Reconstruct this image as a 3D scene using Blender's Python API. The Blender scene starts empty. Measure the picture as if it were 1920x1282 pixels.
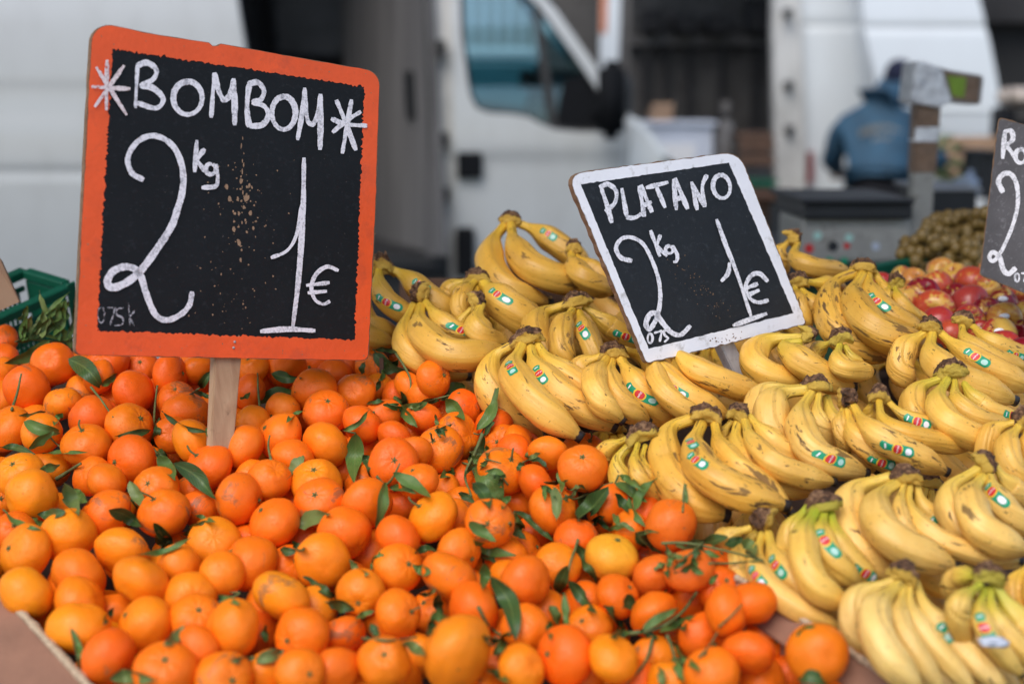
import bpy, bmesh, math, random
import numpy as np
from mathutils import Vector, Matrix, noise
from mathutils.geometry import tessellate_polygon
R = math.radians
rnd = random.Random(11)
C = bpy.context.scene.collection
# ------------------------------------------------------------------ camera, world, sun
FPX, PITCH, CAMZ = 2666.667, R(9.4), 1.55
cam_d = bpy.data.cameras.new('camera'); cam = bpy.data.objects.new('camera', cam_d); C.objects.link(cam)
cam.location = (0, 0, CAMZ); cam.rotation_euler = (R(90) - PITCH, 0, 0)
cam_d.lens = 50; cam_d.sensor_width = 36; cam_d.clip_end = 500; cam_d.clip_start = .02
cam_d.dof.use_dof = True; cam_d.dof.focus_distance = 1.66; cam_d.dof.aperture_fstop = 2.6; cam_d.dof.aperture_blades = 9
bpy.context.scene.camera = cam
SUN_EL, SUN_AZ = R(52), R(205)          # azimuth clockwise from +Y: the light comes from behind the camera, a little left
w = bpy.data.worlds.new('World'); bpy.context.scene.world = w; w.use_nodes = True
nt = w.node_tree; bg = nt.nodes['Background']
sk = nt.nodes.new('ShaderNodeTexSky'); sk.sky_type = 'NISHITA'; sk.sun_disc = False
sk.sun_elevation = SUN_EL; sk.sun_rotation = SUN_AZ; sk.air_density = 1.0; sk.dust_density = 1.6; sk.ozone_density = .8
nt.links.new(sk.outputs[0], bg.inputs[0]); bg.inputs[1].default_value = .118
sd = bpy.data.lights.new('sun', 'SUN'); sd.energy = 1.3; sd.angle = R(46); sd.color = (1, .95, .88)
so = bpy.data.objects.new('sun', sd); C.objects.link(so)
sdir = Vector((math.sin(SUN_AZ) * math.cos(SUN_EL), math.cos(SUN_AZ) * math.cos(SUN_EL), math.sin(SUN_EL)))
so.rotation_euler = sdir.to_track_quat('Z', 'Y').to_euler(); so.location = (0, -2, 6)
vs = bpy.context.scene.view_settings
vs.view_transform = 'Standard'; vs.look = 'None'; vs.gamma = 1; vs.use_curve_mapping = False; vs.exposure = 0.78
bpy.context.scene.render.film_transparent = False
bpy.context.scene.cycles.max_bounces = 8
bpy.context.scene.cycles.transparent_max_bounces = 12

# ------------------------------------------------------------------ placing helpers
FWD = Vector((0, math.cos(PITCH), -math.sin(PITCH))); UP = Vector((0, math.sin(PITCH), math.cos(PITCH))); RT = Vector((1, 0, 0))
CAM = Vector((0, 0, CAMZ))
HP = Vector((0, 1.2126, 1.0375)); HN = Vector((0, -.333, 1)).normalized()     # sloping surface of the fruit display
def ray(x, y): return FWD + RT * ((x - 960) / FPX) + UP * ((641 - y) / FPX)
def at(x, y, Y): r = ray(x, y); return CAM + r * (Y / r.y)                    # on the upright plane at distance Y
def dep(x, y, d): return CAM + ray(x, y) * d
def hdepth(x, y, lift=0.0):
    r = ray(x, y); return (HP + HN * lift - CAM).dot(HN) / r.dot(HN)
def heap(x, y, lift=0.0): return dep(x, y, hdepth(x, y, lift))

# ------------------------------------------------------------------ materials
def mat(name):
    m = bpy.data.materials.new(name); m.use_nodes = True
    return m, m.node_tree, m.node_tree.nodes['Principled BSDF']
class N:                                   # small node writer
    def __init__(s, t): s.t = t
    def new(s, k, **kw):
        n = s.t.nodes.new('ShaderNode' + k)
        for a, b in kw.items(): setattr(n, a, b)
        return n
    def put(s, sock, v):
        if isinstance(v, bpy.types.NodeSocket): s.t.links.new(v, sock)
        else: sock.default_value = v
    def math(s, op, a, b=0.0, c=0.0, clamp=False):
        n = s.new('Math', operation=op, use_clamp=clamp); s.put(n.inputs[0], a); s.put(n.inputs[1], b); s.put(n.inputs[2], c); return n.outputs[0]
    def mix(s, f, a, b, bt='MIX'):
        n = s.new('MixRGB', blend_type=bt); s.put(n.inputs[0], f)
        for i, v in ((1, a), (2, b)): s.put(n.inputs[i], (*v, 1) if isinstance(v, tuple) and len(v) == 3 else v)
        return n.outputs[0]
    def noise(s, vec, scale, detail=3, rough=.5, dist=0.0):
        n = s.new('TexNoise'); n.inputs['Scale'].default_value = scale; n.inputs['Detail'].default_value = detail
        n.inputs['Roughness'].default_value = rough; n.inputs['Distortion'].default_value = dist
        if vec is not None: s.t.links.new(vec, n.inputs['Vector'])
        return n.outputs['Fac']
    def ramp(s, f, pts, interp='LINEAR'):
        n = s.new('ValToRGB'); n.color_ramp.interpolation = interp; e = n.color_ramp.elements
        while len(e) < len(pts): e.new(.5)
        for k, (p, c) in enumerate(pts):
            e[k].position = p; e[k].color = (*c, 1) if isinstance(c, tuple) else (c, c, c, 1)
        s.put(n.inputs[0], f); return n.outputs[0]
    def step(s, f, a, b):                  # 0 below a, 1 above b
        n = s.new('MapRange'); n.clamp = True; s.put(n.inputs[0], f); n.inputs[1].default_value = a; n.inputs[2].default_value = b; return n.outputs[0]
    def bump(s, h, dist, strength=1.0, normal=None):
        n = s.new('Bump'); s.put(n.inputs['Height'], h); n.inputs['Distance'].default_value = dist; n.inputs['Strength'].default_value = strength
        if normal is not None: s.t.links.new(normal, n.inputs['Normal'])
        return n.outputs[0]
    def vadd(s, a, b):
        n = s.new('VectorMath', operation='ADD'); s.put(n.inputs[0], a); s.put(n.inputs[1], b); return n.outputs[0]
    def vmul(s, a, b):
        n = s.new('VectorMath', operation='MULTIPLY'); s.put(n.inputs[0], a); n.inputs[1].default_value = b; return n.outputs[0]
def coords(n, k=1.0):
    tc = n.new('TexCoord'); oi = n.new('ObjectInfo')
    r = n.math('MULTIPLY', oi.outputs['Random'], 37.0)
    cb = n.new('CombineXYZ'); n.put(cb.inputs[0], r); n.put(cb.inputs[1], n.math('MULTIPLY', r, 1.7))
    return tc, oi, n.vadd(n.vmul(tc.outputs['Object'], (k, k, k)), cb.outputs[0])
def simple(name, col, rough=.6, var=.12, scale=20, bump=0.0, bscale=None, metal=0.0, dirt=None, coat=0.0, spec=.5):
    m, t, b = mat(name); n = N(t); tc, oi, v = coords(n)
    f = n.noise(v, scale, 5, .6)
    lo = tuple(c * (1 - var) for c in col); hi = tuple(min(1, c * (1 + var)) for c in col)
    c = n.ramp(f, [(.3, lo), (.7, hi)])
    if dirt:
        dcol, dscale, a, e = dirt
        c = n.mix(n.step(n.noise(v, dscale, 6, .65), a, e), c, dcol)
    t.links.new(c, b.inputs['Base Color'])
    b.inputs['Roughness'].default_value = rough; b.inputs['Metallic'].default_value = metal
    b.inputs['Coat Weight'].default_value = coat; b.inputs['Specular IOR Level'].default_value = spec
    if bump: t.links.new(n.bump(n.noise(v, bscale or scale * 6, 3), bump), b.inputs['Normal'])
    return m

def peel_material():
    m, t, b = mat('mandarin_peel'); n = N(t); tc, oi, v = coords(n, .026)
    c = n.mix(n.step(n.noise(v, 22, 3, .5), .3, .75), n.mix(1.0, oi.outputs['Color'], (1.0, .80, .9), 'MULTIPLY'), oi.outputs['Color'])
    sepz = n.new('SeparateXYZ'); t.links.new(tc.outputs['Object'], sepz.inputs[0])
    vor = n.new('TexVoronoi'); vor.inputs['Scale'].default_value = 720; t.links.new(v, vor.inputs['Vector'])
    pore = n.step(vor.outputs['Distance'], .0, .35)
    c = n.mix(n.math('MULTIPLY', n.math('SUBTRACT', 1.0, pore), .22), c, (.9, .22, .01))
    # scars: an uneven brownish grey patch on some fruits, tiny dark dots on all
    f = n.math('MULTIPLY', n.step(n.noise(v, 34, 8, .72, .6), .56, .63), oi.outputs['Alpha'])
    c = n.mix(n.math('MULTIPLY', f, .75), c, (.27, .12, .055))
    c = n.mix(n.math('MULTIPLY', n.step(n.noise(v, 260, 2, .5), .735, .77), .7), c, (.16, .08, .03))
    c = n.mix(n.math('MULTIPLY', n.step(n.noise(v, 55, 6, .75), .63, .75), .16), c, (.75, .42, .16))
    t.links.new(c, b.inputs['Base Color'])
    b.inputs['Specular IOR Level'].default_value = .38
    t.links.new(n.math('ADD', .34, n.math('MULTIPLY', n.noise(v, 60, 3), .22)), b.inputs['Roughness'])
    b.inputs['Coat Weight'].default_value = .0
    b.inputs['Subsurface Weight'].default_value = .10; b.inputs['Subsurface Radius'].default_value = (.9, .35, .06); b.inputs['Subsurface Scale'].default_value = .006
    b1 = n.bump(pore, .0007, .85); b2 = n.bump(n.noise(v, 60, 3), .0014, .8, b1)
    t.links.new(b2, b.inputs['Normal'])
    return m
def banana_material():
    m, t, b = mat('banana_skin'); n = N(t); tc, oi, v = coords(n)
    uv = n.new('SeparateXYZ'); t.links.new(tc.outputs['UV'], uv.inputs[0]); al, ar = uv.outputs[1], uv.outputs[0]
    r = n.math('MULTIPLY', oi.outputs['Random'], 53.0)
    cb = n.new('CombineXYZ'); n.put(cb.inputs[0], n.math('MULTIPLY', ar, 5.0)); n.put(cb.inputs[1], n.math('MULTIPLY', al, 3.0)); n.put(cb.inputs[2], r)
    cl = n.new('CombineXYZ'); n.put(cl.inputs[0], n.math('MULTIPLY', ar, 16.0)); n.put(cl.inputs[1], n.math('MULTIPLY', al, 2.4)); n.put(cl.inputs[2], r)
    base = oi.outputs['Color']
    c = n.mix(n.step(n.noise(v, 26, 4, .6), .35, .7), n.mix(1.0, base, (.88, .80, .62), 'MULTIPLY'), base)
    c = n.mix(n.math('MULTIPLY', n.step(n.noise(cl.outputs[0], 1.0, 4, .6), .46, .70), .26), c, (.58, .29, .04))
    # ridges a little darker and browner, as rubbed peel is
    rid = n.math('ABSOLUTE', n.math('SINE', n.math('MULTIPLY', ar, math.pi * 5)))
    c = n.mix(n.math('MULTIPLY', n.math('SUBTRACT', 1.0, n.step(rid, .0, .16)), .16), c, (.50, .27, .04))
    # necks: fresh yellow, green where the hand is unripe
    neck = n.math('SUBTRACT', 1.0, n.step(al, .10, .42))
    c = n.mix(n.math('MULTIPLY', neck, .55), c, (.78, .50, .035))
    c = n.mix(n.math('MULTIPLY', neck, oi.outputs['Alpha']), c, (.36, .42, .025))
    c = n.mix(n.math('MULTIPLY', oi.outputs['Alpha'], .12), c, (.55, .55, .05))
    # blossom end
    c = n.mix(n.math('MULTIPLY', n.step(n.math('ADD', al, n.math('MULTIPLY', n.noise(v, 90, 3), .06)), .93, 1.0), .5), c, (.35, .20, .03))
    lvl = n.math('MULTIPLY', oi.outputs['Object Index'], .010)
    cm = n.new('CombineXYZ'); n.put(cm.inputs[0], n.math('MULTIPLY', ar, 9.0)); n.put(cm.inputs[1], n.math('MULTIPLY', al, 5.0)); n.put(cm.inputs[2], n.math('ADD', r, 9.0))
    # bruises: dark streaks lengthwise, blots, pepper dots
    s1 = n.step(n.math('ADD', n.noise(cm.outputs[0], 1.0, 5, .60, .4), lvl), .665, .70)
    s2 = n.step(n.math('ADD', n.noise(cb.outputs[0], 2.2, 6, .66, .5), lvl), .675, .71)
    s3 = n.step(n.noise(v, 330, 2, .5), .68, .73)
    br = n.math('MAXIMUM', n.math('MULTIPLY', s1, .85), n.math('MAXIMUM', s2, n.math('MULTIPLY', s3, .6)))
    c = n.mix(n.math('MULTIPLY', br, .90), c, (.060, .026, .012))
    soft = n.step(n.math('ADD', n.noise(cb.outputs[0], 1.3, 3, .6), lvl), .58, .82)
    c = n.mix(n.math('MULTIPLY', soft, .38), c, (.38, .18, .04))
    tip = n.step(n.math('ADD', al, n.math('MULTIPLY', n.noise(v, 150, 3), .03)), .972, .980)
    c = n.mix(tip, c, (.022, .016, .014))
    t.links.new(c, b.inputs['Base Color'])
    t.links.new(n.math('ADD', .42, n.math('MULTIPLY', br, .3)), b.inputs['Roughness'])
    b.inputs['Subsurface Weight'].default_value = .12; b.inputs['Subsurface Radius'].default_value = (.8, .5, .1); b.inputs['Subsurface Scale'].default_value = .004
    b1 = n.bump(n.noise(v, 300, 3), .0004, .5); b2 = n.bump(n.noise(cl.outputs[0], 1.2, 4), .0028, .6, b1)
    t.links.new(b2, b.inputs['Normal'])
    return m
def crown_material():
    m, t, b = mat('banana_crown'); n = N(t); tc, oi, v = coords(n)
    at_ = n.new('Attribute', attribute_name='fresh'); at_.attribute_type = 'GEOMETRY'
    f = n.math('ADD', at_.outputs['Fac'], n.math('MULTIPLY', n.math('SUBTRACT', n.noise(v, 110, 5, .7), .5), .9))
    dark = n.ramp(n.noise(v, 130, 6, .7), [(.36, (.020, .011, .006)), (.5, (.12, .052, .022)), (.62, (.30, .165, .08))])
    live = n.mix(n.math('MULTIPLY', oi.outputs['Alpha'], .6), (.62, .38, .06), (.36, .40, .04))
    c = n.mix(n.step(f, .52, .62), dark, live)
    t.links.new(c, b.inputs['Base Color']); b.inputs['Roughness'].default_value = .75
    t.links.new(n.bump(n.noise(v, 260, 6, .7), .003, 1), b.inputs['Normal'])
    return m
def leaf_material(name, c1, c2, back):
    m, t, b = mat(name); n = N(t); tc, oi, v = coords(n)
    uv = n.new('SeparateXYZ'); t.links.new(tc.outputs['UV'], uv.inputs[0])
    c = n.mix(n.noise(v, 90, 4), c1, c2)
    mid = n.math('SUBTRACT', 1.0, n.step(n.math('ABSOLUTE', n.math('SUBTRACT', uv.outputs[0], .5)), .015, .06))
    c = n.mix(n.math('MULTIPLY', mid, .6), c, (.14, .20, .05))
    vein = n.math('SINE', n.math('ADD', n.math('MULTIPLY', uv.outputs[1], 60.0), n.math('MULTIPLY', n.math('ABSOLUTE', n.math('SUBTRACT', uv.outputs[0], .5)), -40.0)))
    c = n.mix(n.math('MULTIPLY', n.step(vein, .8, 1.0), .15), c, (.16, .22, .07))
    c = n.mix(n.math('MULTIPLY', n.step(n.noise(v, 120, 5, .7), .62, .7), .6), c, (.13, .10, .04))
    geo = n.new('NewGeometry')
    c = n.mix(geo.outputs['Backfacing'], c, back)
    t.links.new(c, b.inputs['Base Color']); b.inputs['Roughness'].default_value = .48
    b.inputs['Subsurface Weight'].default_value = 0
    t.links.new(n.bump(n.step(vein, .6, 1.0), .0006, .6), b.inputs['Normal'])
    return m
def chalk_material(name='chalk_paint', lo=(.22, .23, .27), hi=(.84, .84, .90), cut=.28):
    m, t, b = mat(name); n = N(t); tc, oi, v = coords(n)
    f = n.noise(v, 300, 5, .75); g = n.noise(v, 70, 4, .6)
    a = n.step(n.math('ADD', f, n.math('MULTIPLY', g, .55)), .50, .82)
    c = n.mix(n.math('MULTIPLY', a, 1.0), lo, hi)
    t.links.new(c, b.inputs['Base Color']); b.inputs['Roughness'].default_value = .9
    tr = n.new('BsdfTransparent'); mx = n.new('MixShader'); out = t.nodes['Material Output']
    uv = n.new('SeparateXYZ'); t.links.new(tc.outputs['UV'], uv.inputs[0])
    e = n.math('ABSOLUTE', n.math('SUBTRACT', uv.outputs[0], .5))
    vis = n.step(n.math('SUBTRACT', n.math('ADD', n.math('MULTIPLY', f, .9), n.math('MULTIPLY', g, .5)), n.math('MULTIPLY', n.math('POWER', n.math('MULTIPLY', e, 2.0), 5.0), .38)), cut, cut + .16)
    n.put(mx.inputs[0], vis); t.links.new(tr.outputs[0], mx.inputs[1]); t.links.new(b.outputs[0], mx.inputs[2]); t.links.new(mx.outputs[0], out.inputs[0])
    return m
def faint_chalk():
    return chalk_material('faint_chalk', (.14, .14, .16), (.38, .38, .42), .60)
def slate_material(name, col):
    m, t, b = mat(name); n = N(t); tc, oi, v = coords(n)
    c = n.ramp(n.noise(v, 14, 6, .65), [(.3, tuple(x * .82 for x in col)), (.75, tuple(x * 1.35 for x in col))])
    st = n.noise(n.vmul(v, (9, 60, 60)), 3, 4, .7)
    c = n.mix(n.math('MULTIPLY', n.step(st, .56, .8), .45), c, tuple(min(1, x * 4 + .02) for x in col))
    sc = n.step(n.noise(v, 330, 3, .6), .72, .76)
    c = n.mix(n.math('MULTIPLY', sc, .35), c, (.45, .42, .40))
    t.links.new(c, b.inputs['Base Color']); b.inputs['Roughness'].default_value = .6; b.inputs['Specular IOR Level'].default_value = .3
    t.links.new(n.bump(n.noise(v, 500, 3), .0002, .6), b.inputs['Normal'])
    return m
def wood_material(name, a, c2, sc=30, axis=(1, 1, .12)):
    m, t, b = mat(name); n = N(t); tc, oi, v = coords(n)
    g = n.noise(n.vmul(v, axis), sc, 6, .65, .8)
    c = n.ramp(g, [(.3, a), (.7, c2)])
    c = n.mix(n.math('MULTIPLY', n.step(n.noise(v, 60, 6, .7), .62, .75), .6), c, tuple(x * .35 for x in a))
    t.links.new(c, b.inputs['Base Color']); b.inputs['Roughness'].default_value = .75
    t.links.new(n.bump(g, .0012, .7), b.inputs['Normal'])
    return m
def paint_material(name, col, dirtcol=(.25, .23, .2), amount=.25, rough=.32):
    m, t, b = mat(name); n = N(t); tc, oi, v = coords(n)
    f = n.noise(n.vmul(v, (1, 1, .35)), 3.5, 7, .7)
    c = n.mix(n.math('MULTIPLY', n.step(f, .48, .8), amount), col, dirtcol)
    c = n.mix(n.math('MULTIPLY', n.step(n.noise(v, 30, 5, .7), .66, .74), amount), c, dirtcol)
    t.links.new(c, b.inputs['Base Color']); b.inputs['Roughness'].default_value = rough; b.inputs['Coat Weight'].default_value = .3
    return m
def glass_material(name, tint, refl=.10):
    m, t, b = mat(name); n = N(t); out = t.nodes['Material Output']
    tr = n.new('BsdfTransparent'); tr.inputs[0].default_value = (*tint, 1)
    gl = n.new('BsdfGlossy'); gl.inputs['Roughness'].default_value = .03; gl.inputs['Color'].default_value = (.9, 1, 1, 1)
    fr = n.new('Fresnel'); fr.inputs[0].default_value = 1.5; mx = n.new('MixShader')
    n.put(mx.inputs[0], n.math('ADD', fr.outputs[0], refl)); t.links.new(tr.outputs[0], mx.inputs[1]); t.links.new(gl.outputs[0], mx.inputs[2]); t.links.new(mx.outputs[0], out.inputs[0])
    t.nodes.remove(b); return m
def apple_material():
    m, t, b = mat('apple_skin'); n = N(t); tc, oi, v = coords(n, .032)
    sp = n.new('SeparateXYZ'); t.links.new(tc.outputs['Object'], sp.inputs[0])
    f = n.math('ADD', n.noise(v, 13, 3, .5), n.math('MULTIPLY', sp.outputs[2], -.14))
    st = n.noise(n.vmul(v, (1, 1, .12)), 160, 3)
    f = n.math('ADD', f, n.math('MULTIPLY', n.math('SUBTRACT', st, .5), .5))
    yel = n.mix(oi.outputs['Alpha'], (.68, .36, .07), (.55, .50, .10))
    c = n.mix(n.step(f, .34, .44), yel, oi.outputs['Color'])
    c = n.mix(n.math('MULTIPLY', n.step(n.noise(v, 420, 2), .68, .72), .5), c, (.7, .5, .25))
    t.links.new(c, b.inputs['Base Color']); b.inputs['Roughness'].default_value = .28; b.inputs['Subsurface Weight'].default_value = .1
    b.inputs['Subsurface Scale'].default_value = .005
    return m

M = dict(
 peel=peel_material(), banana=banana_material(), crown=crown_material(), apple=apple_material(),
 leaf=leaf_material('leaf_green', (.065, .135, .025), (.125, .205, .042), (.20, .26, .11)),
 leaf_dark=leaf_material('leaf_dark_green', (.030, .070, .016), (.058, .115, .026), (.12, .17, .07)),
 leaf_pale=leaf_material('leaf_dry_green', (.13, .19, .045), (.18, .22, .07), (.2, .24, .1)),
 stem=simple('twig_bark', (.12, .15, .045), .7, .35, 90, .0006, 300),
 calyx=simple('calyx_green', (.10, .13, .035), .8, .4, 200),
 chalk=chalk_material(), chalk_thin=chalk_material('thin_chalk', (.45, .30, .30), (.80, .72, .74), .46), faint=faint_chalk(), slate=slate_material('slate_black', (.0055, .0070, .009)), slate2=slate_material('slate_charcoal', (.014, .017, .021)), slate3=slate_material('slate_worn_grey', (.095, .092, .10)),
 orange_paint=simple('orange_frame_paint', (.86, .105, .018), .42, .10, 18, .0004, 180, dirt=((.60, .082, .025), 26, .54, .76)),
 white_paint=simple('white_frame_paint', (.86, .87, .92), .5, .04, 25, .0004, 200, dirt=((.45, .44, .43), 45, .58, .74)),
 fleck=simple('worn_bare_wood', (.31, .20, .125), .85, .3, 200),
 mdf=simple('board_core', (.20, .12, .07), .9, .3, 120, .001, 400),
 pale_wood=wood_material('stake_pine', (.34, .20, .11), (.52, .36, .22), 60),
 grey_wood=wood_material('stake_grey_pine', (.62, .61, .62), (.84, .84, .86), 60),
 card=simple('brown_cardboard', (.27, .135, .085), .85, .12, 30, .0006, 200, dirt=((.19, .09, .06), 12, .62, .75)),
 card_edge=simple('corrugated_edge', (.44, .33, .22), .9, .25, 220, .002, 260),
 card_dark=simple('dark_cardboard', (.10, .055, .035), .9, .3, 25),
 cardtan=simple('tan_cardboard', (.34, .22, .14), .9, .15, 12),
 tray=simple('tray_shadow_board', (.06, .035, .025), .9, .3, 15),  # dark tone put in so gaps in the heap read as shade
 green=simple('green_crate_plastic', (.003, .085, .045), .42, .2, 15, 0, None),
 st_green=simple('sticker_green', (.008, .30, .15), .4, .05, 40), st_red=simple('sticker_red', (.62, .03, .03), .4, .05, 40),
 st_yellow=simple('sticker_yellow', (.85, .55, .03), .4, .05, 40), st_white=simple('sticker_white', (.82, .82, .84), .4, .04, 40),
 st_blue=simple('sticker_pale_green', (.42, .66, .58), .4, .1, 300),
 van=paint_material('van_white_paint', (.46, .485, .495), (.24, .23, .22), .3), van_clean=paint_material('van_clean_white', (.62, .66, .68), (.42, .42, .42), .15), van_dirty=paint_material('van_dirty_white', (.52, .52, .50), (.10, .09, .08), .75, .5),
 black=simple('black_rubber', (.012, .013, .015), .5, .2, 30), blacktrim=simple('black_plastic', (.006, .007, .009), .85, .2, 30, spec=.15),
 inner=simple('van_inner_grey', (.085, .080, .076), .7, .25, 4, dirt=((.035, .03, .027), 8, .5, .7)), inner_dark=simple('van_inner_dark', (.022, .021, .022), .8, .3, 4),
 bulkhead=wood_material('bulkhead_panel', (.075, .072, .072), (.155, .15, .15), 7, (1, 1, .06)), inner_streak=simple('bulkhead_grey', (.15, .143, .14), .5, .3, 6, dirt=((.05, .043, .038), 14, .45, .66)),
 floor=simple('van_floor', (.012, .012, .013), .8, .3, 8), glass=glass_material('tinted_glass', (.60, .78, .84), .02), darkglass=glass_material('smoked_glass', (.12, .15, .16), .1),
 asphalt=simple('asphalt', (.05, .05, .052), .9, .25, 30, .003, 200), wallgrey=simple('render_wall', (.13, .125, .12), .9, .2, 1.5, .004, 20), walldark=simple('dark_wall', (.02, .02, .02), .9, .2, 2),
 pale_wall=simple('pale_shutter', (.62, .68, .70), .6, .06, 4), teal=simple('teal_paint', (.03, .12, .145), .4, .1, 4), shade=simple('added_awning_charcoal', (.03, .03, .033), .9, .2, 5),
 jacket=simple('blue_jacket', (.022, .070, .120), .8, .3, 9, .004, 30), jacket_print=simple('jacket_print', (.24, .23, .20), .8, .2, 30), trousers=simple('black_trousers', (.008, .008, .011), .9, .2, 10), cap=simple('navy_cap', (.004, .007, .028), .9, .2, 40), skin=simple('skin', (.45, .25, .17), .5, .05, 10),
 steel=simple('brushed_steel', (.34, .33, .33), .45, .2, 60, metal=.15), scale_body=simple('scale_grey', (.33, .315, .28), .5, .12, 30, dirt=((.15, .13, .1), 40, .6, .7)), tape_brown=simple('brown_tape', (.19, .11, .065), .35, .3, 50, .002, 60), tape_clear=simple('clear_tape', (.72, .72, .76), .3, .45, 45, .004, 60),
 lcd=simple('green_display', (.19, .32, .01), .3, .15, 60), grape=simple('grape_skin', (.22, .14, .035), .45, .7, 25, dirt=((.10, .06, .025), 70, .5, .65)), redthing=simple('red_plastic', (.20, .01, .012), .5, .2, 10),
 pot=simple('dark_plastic', (.015, .016, .018), .5, .2, 10), paper=simple('white_paper', (.50, .54, .62), .8, .05, 10), floor_cloth=simple('stall_cloth', (.03, .10, .05), .9, .2, 10), orange_stripe=simple('orange_stripe', (.55, .20, .10), .5, .1, 8), apple_stem=simple('brown_stalk', (.06, .035, .015), .8, .2, 60), beige=simple('beige_cloth', (.42, .36, .31), .9, .1, 8))

# ------------------------------------------------------------------ object helpers
def tag(o, label=None, cat=None, group=None, kind=None):
    if label: o['label'] = label
    if cat: o['category'] = cat
    if group: o['group'] = group
    if kind: o['kind'] = kind
    return o
def empty(name, loc, label=None, cat=None, group=None):
    o = bpy.data.objects.new(name, None); o.empty_display_size = .05; C.objects.link(o); o.location = loc
    return tag(o, label, cat, group)
def worldloc(o):
    v = Vector(o.location)
    while o.parent: o = o.parent; v += o.location
    return v
def link(name, me, mats, parent=None, loc=None, smooth=False):
    """vertices are given in world axes; they are stored relative to loc (default: the parent's origin)"""
    o = bpy.data.objects.new(name, me); C.objects.link(o)
    for m in (mats if isinstance(mats, (list, tuple)) else [mats]): me.materials.append(m)
    base = worldloc(parent) if parent else Vector((0, 0, 0))
    l = Vector(loc) if loc is not None else base
    me.transform(Matrix.Translation(-l)); o.location = l - base
    if parent: o.parent = parent
    if smooth:
        me.polygons.foreach_set('use_smooth', [True] * len(me.polygons))
    return o
def mesh(name, vs_, fs, mats, parent=None, loc=None, smooth=False, uvs=None, mi=None):
    me = bpy.data.meshes.new(name); me.from_pydata([tuple(v) for v in vs_], [], fs)
    if uvs is not None:
        ul = me.uv_layers.new(name='UVMap'); idx = np.empty(len(me.loops), dtype=np.int32); me.loops.foreach_get('vertex_index', idx)
        ul.data.foreach_set('uv', np.asarray(uvs, dtype=np.float32)[idx].ravel())
    if mi is not None: me.polygons.foreach_set('material_index', mi)
    me.update()
    return link(name, me, mats, parent, loc, smooth)
def bmobj(name, bm, mats, parent=None, loc=None, smooth=False):
    me = bpy.data.meshes.new(name); bm.normal_update(); bm.to_mesh(me); bm.free(); return link(name, me, mats, parent, loc, smooth)
def box(name, lo, hi, m, parent=None, bevel=.0, loc=None, mtx=None):
    bm = bmesh.new(); bmesh.ops.create_cube(bm, size=1)
    for v in bm.verts:
        v.co = Vector([(lo[i] + hi[i]) / 2 + v.co[i] * (hi[i] - lo[i]) for i in range(3)])
    if bevel: bmesh.ops.bevel(bm, geom=bm.edges[:], offset=bevel, segments=2, affect='EDGES', profile=.6)
    if mtx: bm.transform(mtx)
    return bmobj(name, bm, m, parent, loc)
def slab(name, quad, thick, m, parent=None, bevel=0.0, nrm=None, loc=None):
    """a plate from a planar polygon (world points), thickened away from nrm"""
    bm = bmesh.new(); vs_ = [bm.verts.new(p) for p in quad]; f = bm.faces.new(vs_); bm.normal_update()
    n = Vector(nrm).normalized() if nrm is not None else f.normal.copy()
    r = bmesh.ops.extrude_face_region(bm, geom=[f]); bmesh.ops.translate(bm, vec=-n * thick, verts=[g for g in r['geom'] if isinstance(g, bmesh.types.BMVert)])
    bmesh.ops.recalc_face_normals(bm, faces=bm.faces[:])
    if bevel: bmesh.ops.bevel(bm, geom=bm.edges[:], offset=bevel, segments=2, affect='EDGES')
    return bmobj(name, bm, m, parent, loc)
def catmull(P, n):
    P = [Vector(p) for p in P]
    Q = [P[0] * 2 - P[1]] + P + [P[-1] * 2 - P[-2]]; out = []
    seg = len(P) - 1
    for k in range(n):
        u = k / (n - 1) * seg; i = min(int(u), seg - 1); t = u - i
        a, b, c, d = Q[i], Q[i + 1], Q[i + 2], Q[i + 3]
        out.append(.5 * ((2 * b) + (c - a) * t + (2 * a - 5 * b + 4 * c - d) * t * t + (3 * b - a - 3 * c + d) * t ** 3))
    return out
def even(P, n):                             # resample a polyline to n evenly spaced points
    L = [0.0]
    for a, b in zip(P, P[1:]): L.append(L[-1] + (b - a).length)
    out = []; j = 0
    for k in range(n):
        s = L[-1] * k / (n - 1)
        while j < len(P) - 2 and L[j + 1] < s: j += 1
        t = (s - L[j]) / max(1e-9, L[j + 1] - L[j]); out.append(P[j].lerp(P[j + 1], min(1, t)))
    return out
def frames(P, ref):
    T = []
    for i in range(len(P)):
        t = (P[min(i + 1, len(P) - 1)] - P[max(i - 1, 0)]).normalized(); T.append(t)
    F = []
    for t in T:
        n = (ref - t * ref.dot(t)); n = n.normalized() if n.length > 1e-4 else t.orthogonal().normalized()
        F.append((t, n, t.cross(n)))
    return F
def tube_data(P, rad, ref=HN, seg=8, shape=None, caps=True):
    F = frames(P, ref); vs_, fs, uv = [], [], []
    for i, (p, (t, n, b)) in enumerate(zip(P, F)):
        r = rad(i / (len(P) - 1)) if callable(rad) else rad
        for k in range(seg):
            a = 2 * math.pi * k / seg; rr = r * (shape(i / (len(P) - 1), a) if shape else 1)
            vs_.append(p + n * math.cos(a) * rr + b * math.sin(a) * rr); uv.append((k / seg, i / (len(P) - 1)))
    for i in range(len(P) - 1):
        for k in range(seg):
            a = i * seg + k; b2 = i * seg + (k + 1) % seg; fs.append((a, b2, b2 + seg, a + seg))
    if caps:
        fs.append(tuple(range(seg))[::-1]); fs.append(tuple((len(P) - 1) * seg + k for k in range(seg)))
    return vs_, fs, uv
def tube(name, P, rad, m, parent=None, seg=8, ref=HN, smooth=True, loc=None):
    v, f, u = tube_data([Vector(p) for p in P], rad, ref, seg); return mesh(name, v, f, m, parent, loc, smooth, u)
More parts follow.
